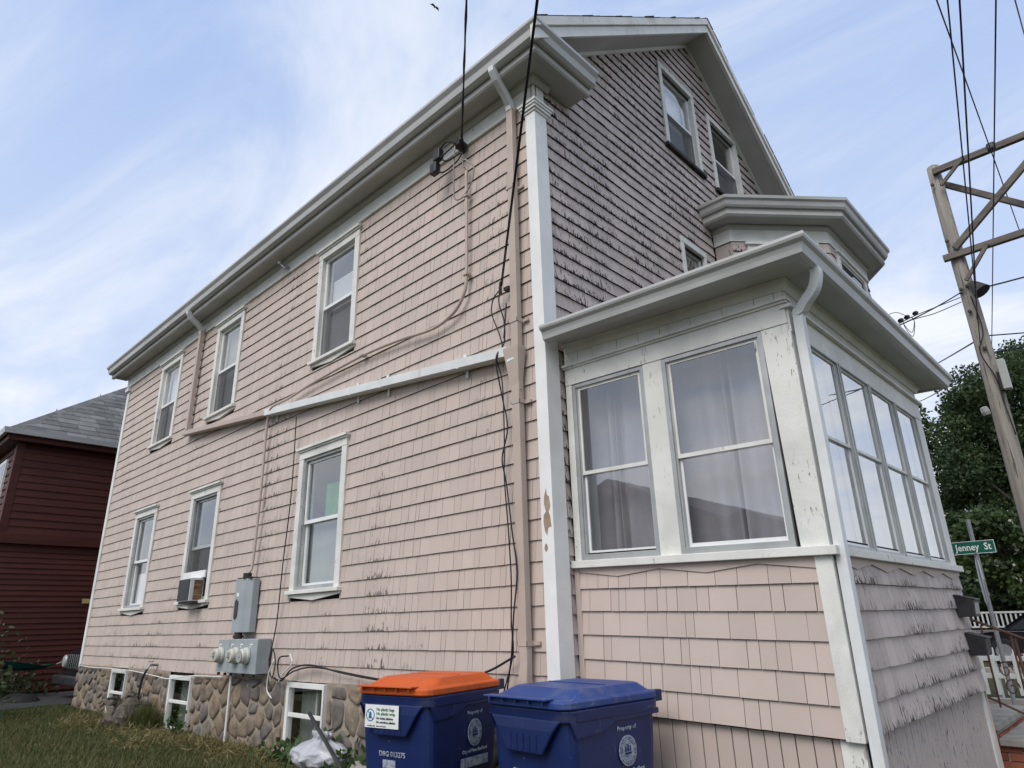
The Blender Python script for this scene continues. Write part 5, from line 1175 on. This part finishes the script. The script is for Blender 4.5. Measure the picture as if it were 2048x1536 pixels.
dr = wire('service_wire', (1.12, 6.15, 5.25), (1.87, 8.2, 6.31), .03, .010, 'twisted service wires from the porch eave to the utility pole')
for k in range(2): MB().tube(catmull([(1.12, 6.15, 5.25), (1.38, 6.8, 5.60 - .04 * k), (1.6, 7.4, 5.88 - .09 * k), (1.87, 8.2, 6.24 - .08 * k)], 5), .007, 5).build('strand', cablem, dr, smooth=True)
for p in ((1.33, 6.70, 5.58), (1.41, 6.92, 5.69), (1.27, 6.55, 5.50)): MB().lathe([(.0, 0), (.03, .0), (.035, .03), (.03, .07), (0, .07)], p, (.3, .8, .4), 8).build('splice', blackp, dr)
for s in (.10, .14): MB().tube(catmull([(1.30, 6.6, 5.53), (1.31, 6.62, 5.53 - s), (1.36, 6.72, 5.50 - s * 1.6), (1.40, 6.85, 5.60 - s * .5), (1.38, 6.82, 5.62)], 6), .005, 5).build('loop', cablem, dr, smooth=True)
MB().tube(catmull([(1.16, 6.3, 5.38), (1.18, 6.35, 5.55), (1.27, 6.5, 5.62), (1.36, 6.75, 5.6)], 6), .005, 5).build('loop', cablem, dr, smooth=True)
wire('overhead_wire', (1.87, 8.2, 6.31), (4.5, 9.8, 6.95), .05, .014, 'heavy wire leading right from the utility pole above the lamp')
wire('overhead_wire', (2.0, 8.3, 5.55), (5.5, 12, 6.1), .05, .011, 'nearly level wire at treetop height right of the pole')
wire('overhead_wire', (2.05, 8.3, 5.25), (5.5, 13, 6.6), .05, .014, 'lower wire across the maple right of the pole')
wire('overhead_wire', (1.95, 8.4, 5.55), (-6, 38, 13.9), .1, .014, 'wire sloping from the pole over the treetops to the left')
wire('overhead_wire', (1.95, 8.4, 5.2), (-5, 38, 12.6), .12, .018, 'thick wire sloping from the pole across the dark trees')
# a bird high over the roof
bc = Vector((-17.1, 12.6, 31.8)); q = MB(); bk = .5
q.loft([[(bc.x + t, bc.y + r * math.cos(k * 1.047), bc.z + r * math.sin(k * 1.047) - t * .5) for k in range(6)] for t, r in ((-.28, .01), (-.12, .05), (.1, .06), (.24, .035), (.32, .008))])
for s in (-1, 1): q.prism([(bc.x - .05, bc.y, bc.z), (bc.x + .12, bc.y, bc.z), (bc.x + .10, bc.y + s * .35, bc.z + .16), (bc.x - .12, bc.y + s * .62, bc.z + .05), (bc.x - .10, bc.y + s * .3, bc.z + .10)], (0, 0, .015))
tag(q.build('bird', blackp, xf=lambda p: tuple(bc + (Vector(p) - bc) * bk)), 'small dark bird gliding high above the roof', 'bird')
# houses across the yard: they stand behind the photographer and show in the porch glass
def far_house(x, w2, ze, zp, y0, y1, label, wm_):
    t = thing('house', label, 'house', (x, (y0 + y1) / 2, 0), 0, 'houses reflected in the porch windows')
    MB().prism([(x - w2, y0, 0), (x + w2, y0, 0), (x + w2, y0, ze), (x, y0, zp - .15), (x - w2, y0, ze)], (0, y1 - y0, 0)).build('wall', wm_, t)
    for s in (-1, 1): MB().prism([(x, y0 + .35, zp), (x + s * (w2 + .4), y0 + .35, ze - .15), (x + s * (w2 + .4), y0 + .35, ze - .28), (x, y0 + .35, zp - .15)], (0, y1 - y0 - .7, 0)).build('roof', roofing, t)
    for u in (-.45, .45):
        wv = MB().box(x + u * w2 - .5, x + u * w2 + .5, y0, y0 + .05, 1.2, 2.7).build('window', fencew, t); MB().box(x + u * w2 - .42, x + u * w2 + .42, y0 + .05, y0 + .06, 1.28, 2.62).build('pane', carglass, wv)
far_house(-9.6, 3.6, 4.3, 5.9, -14, -24, 'grey gabled house mirrored in the left porch side window', beamwood)
far_house(-5.3, 1.9, 3.5, 4.4, -14.5, -20, 'low gabled building mirrored in the right porch side window', slate)
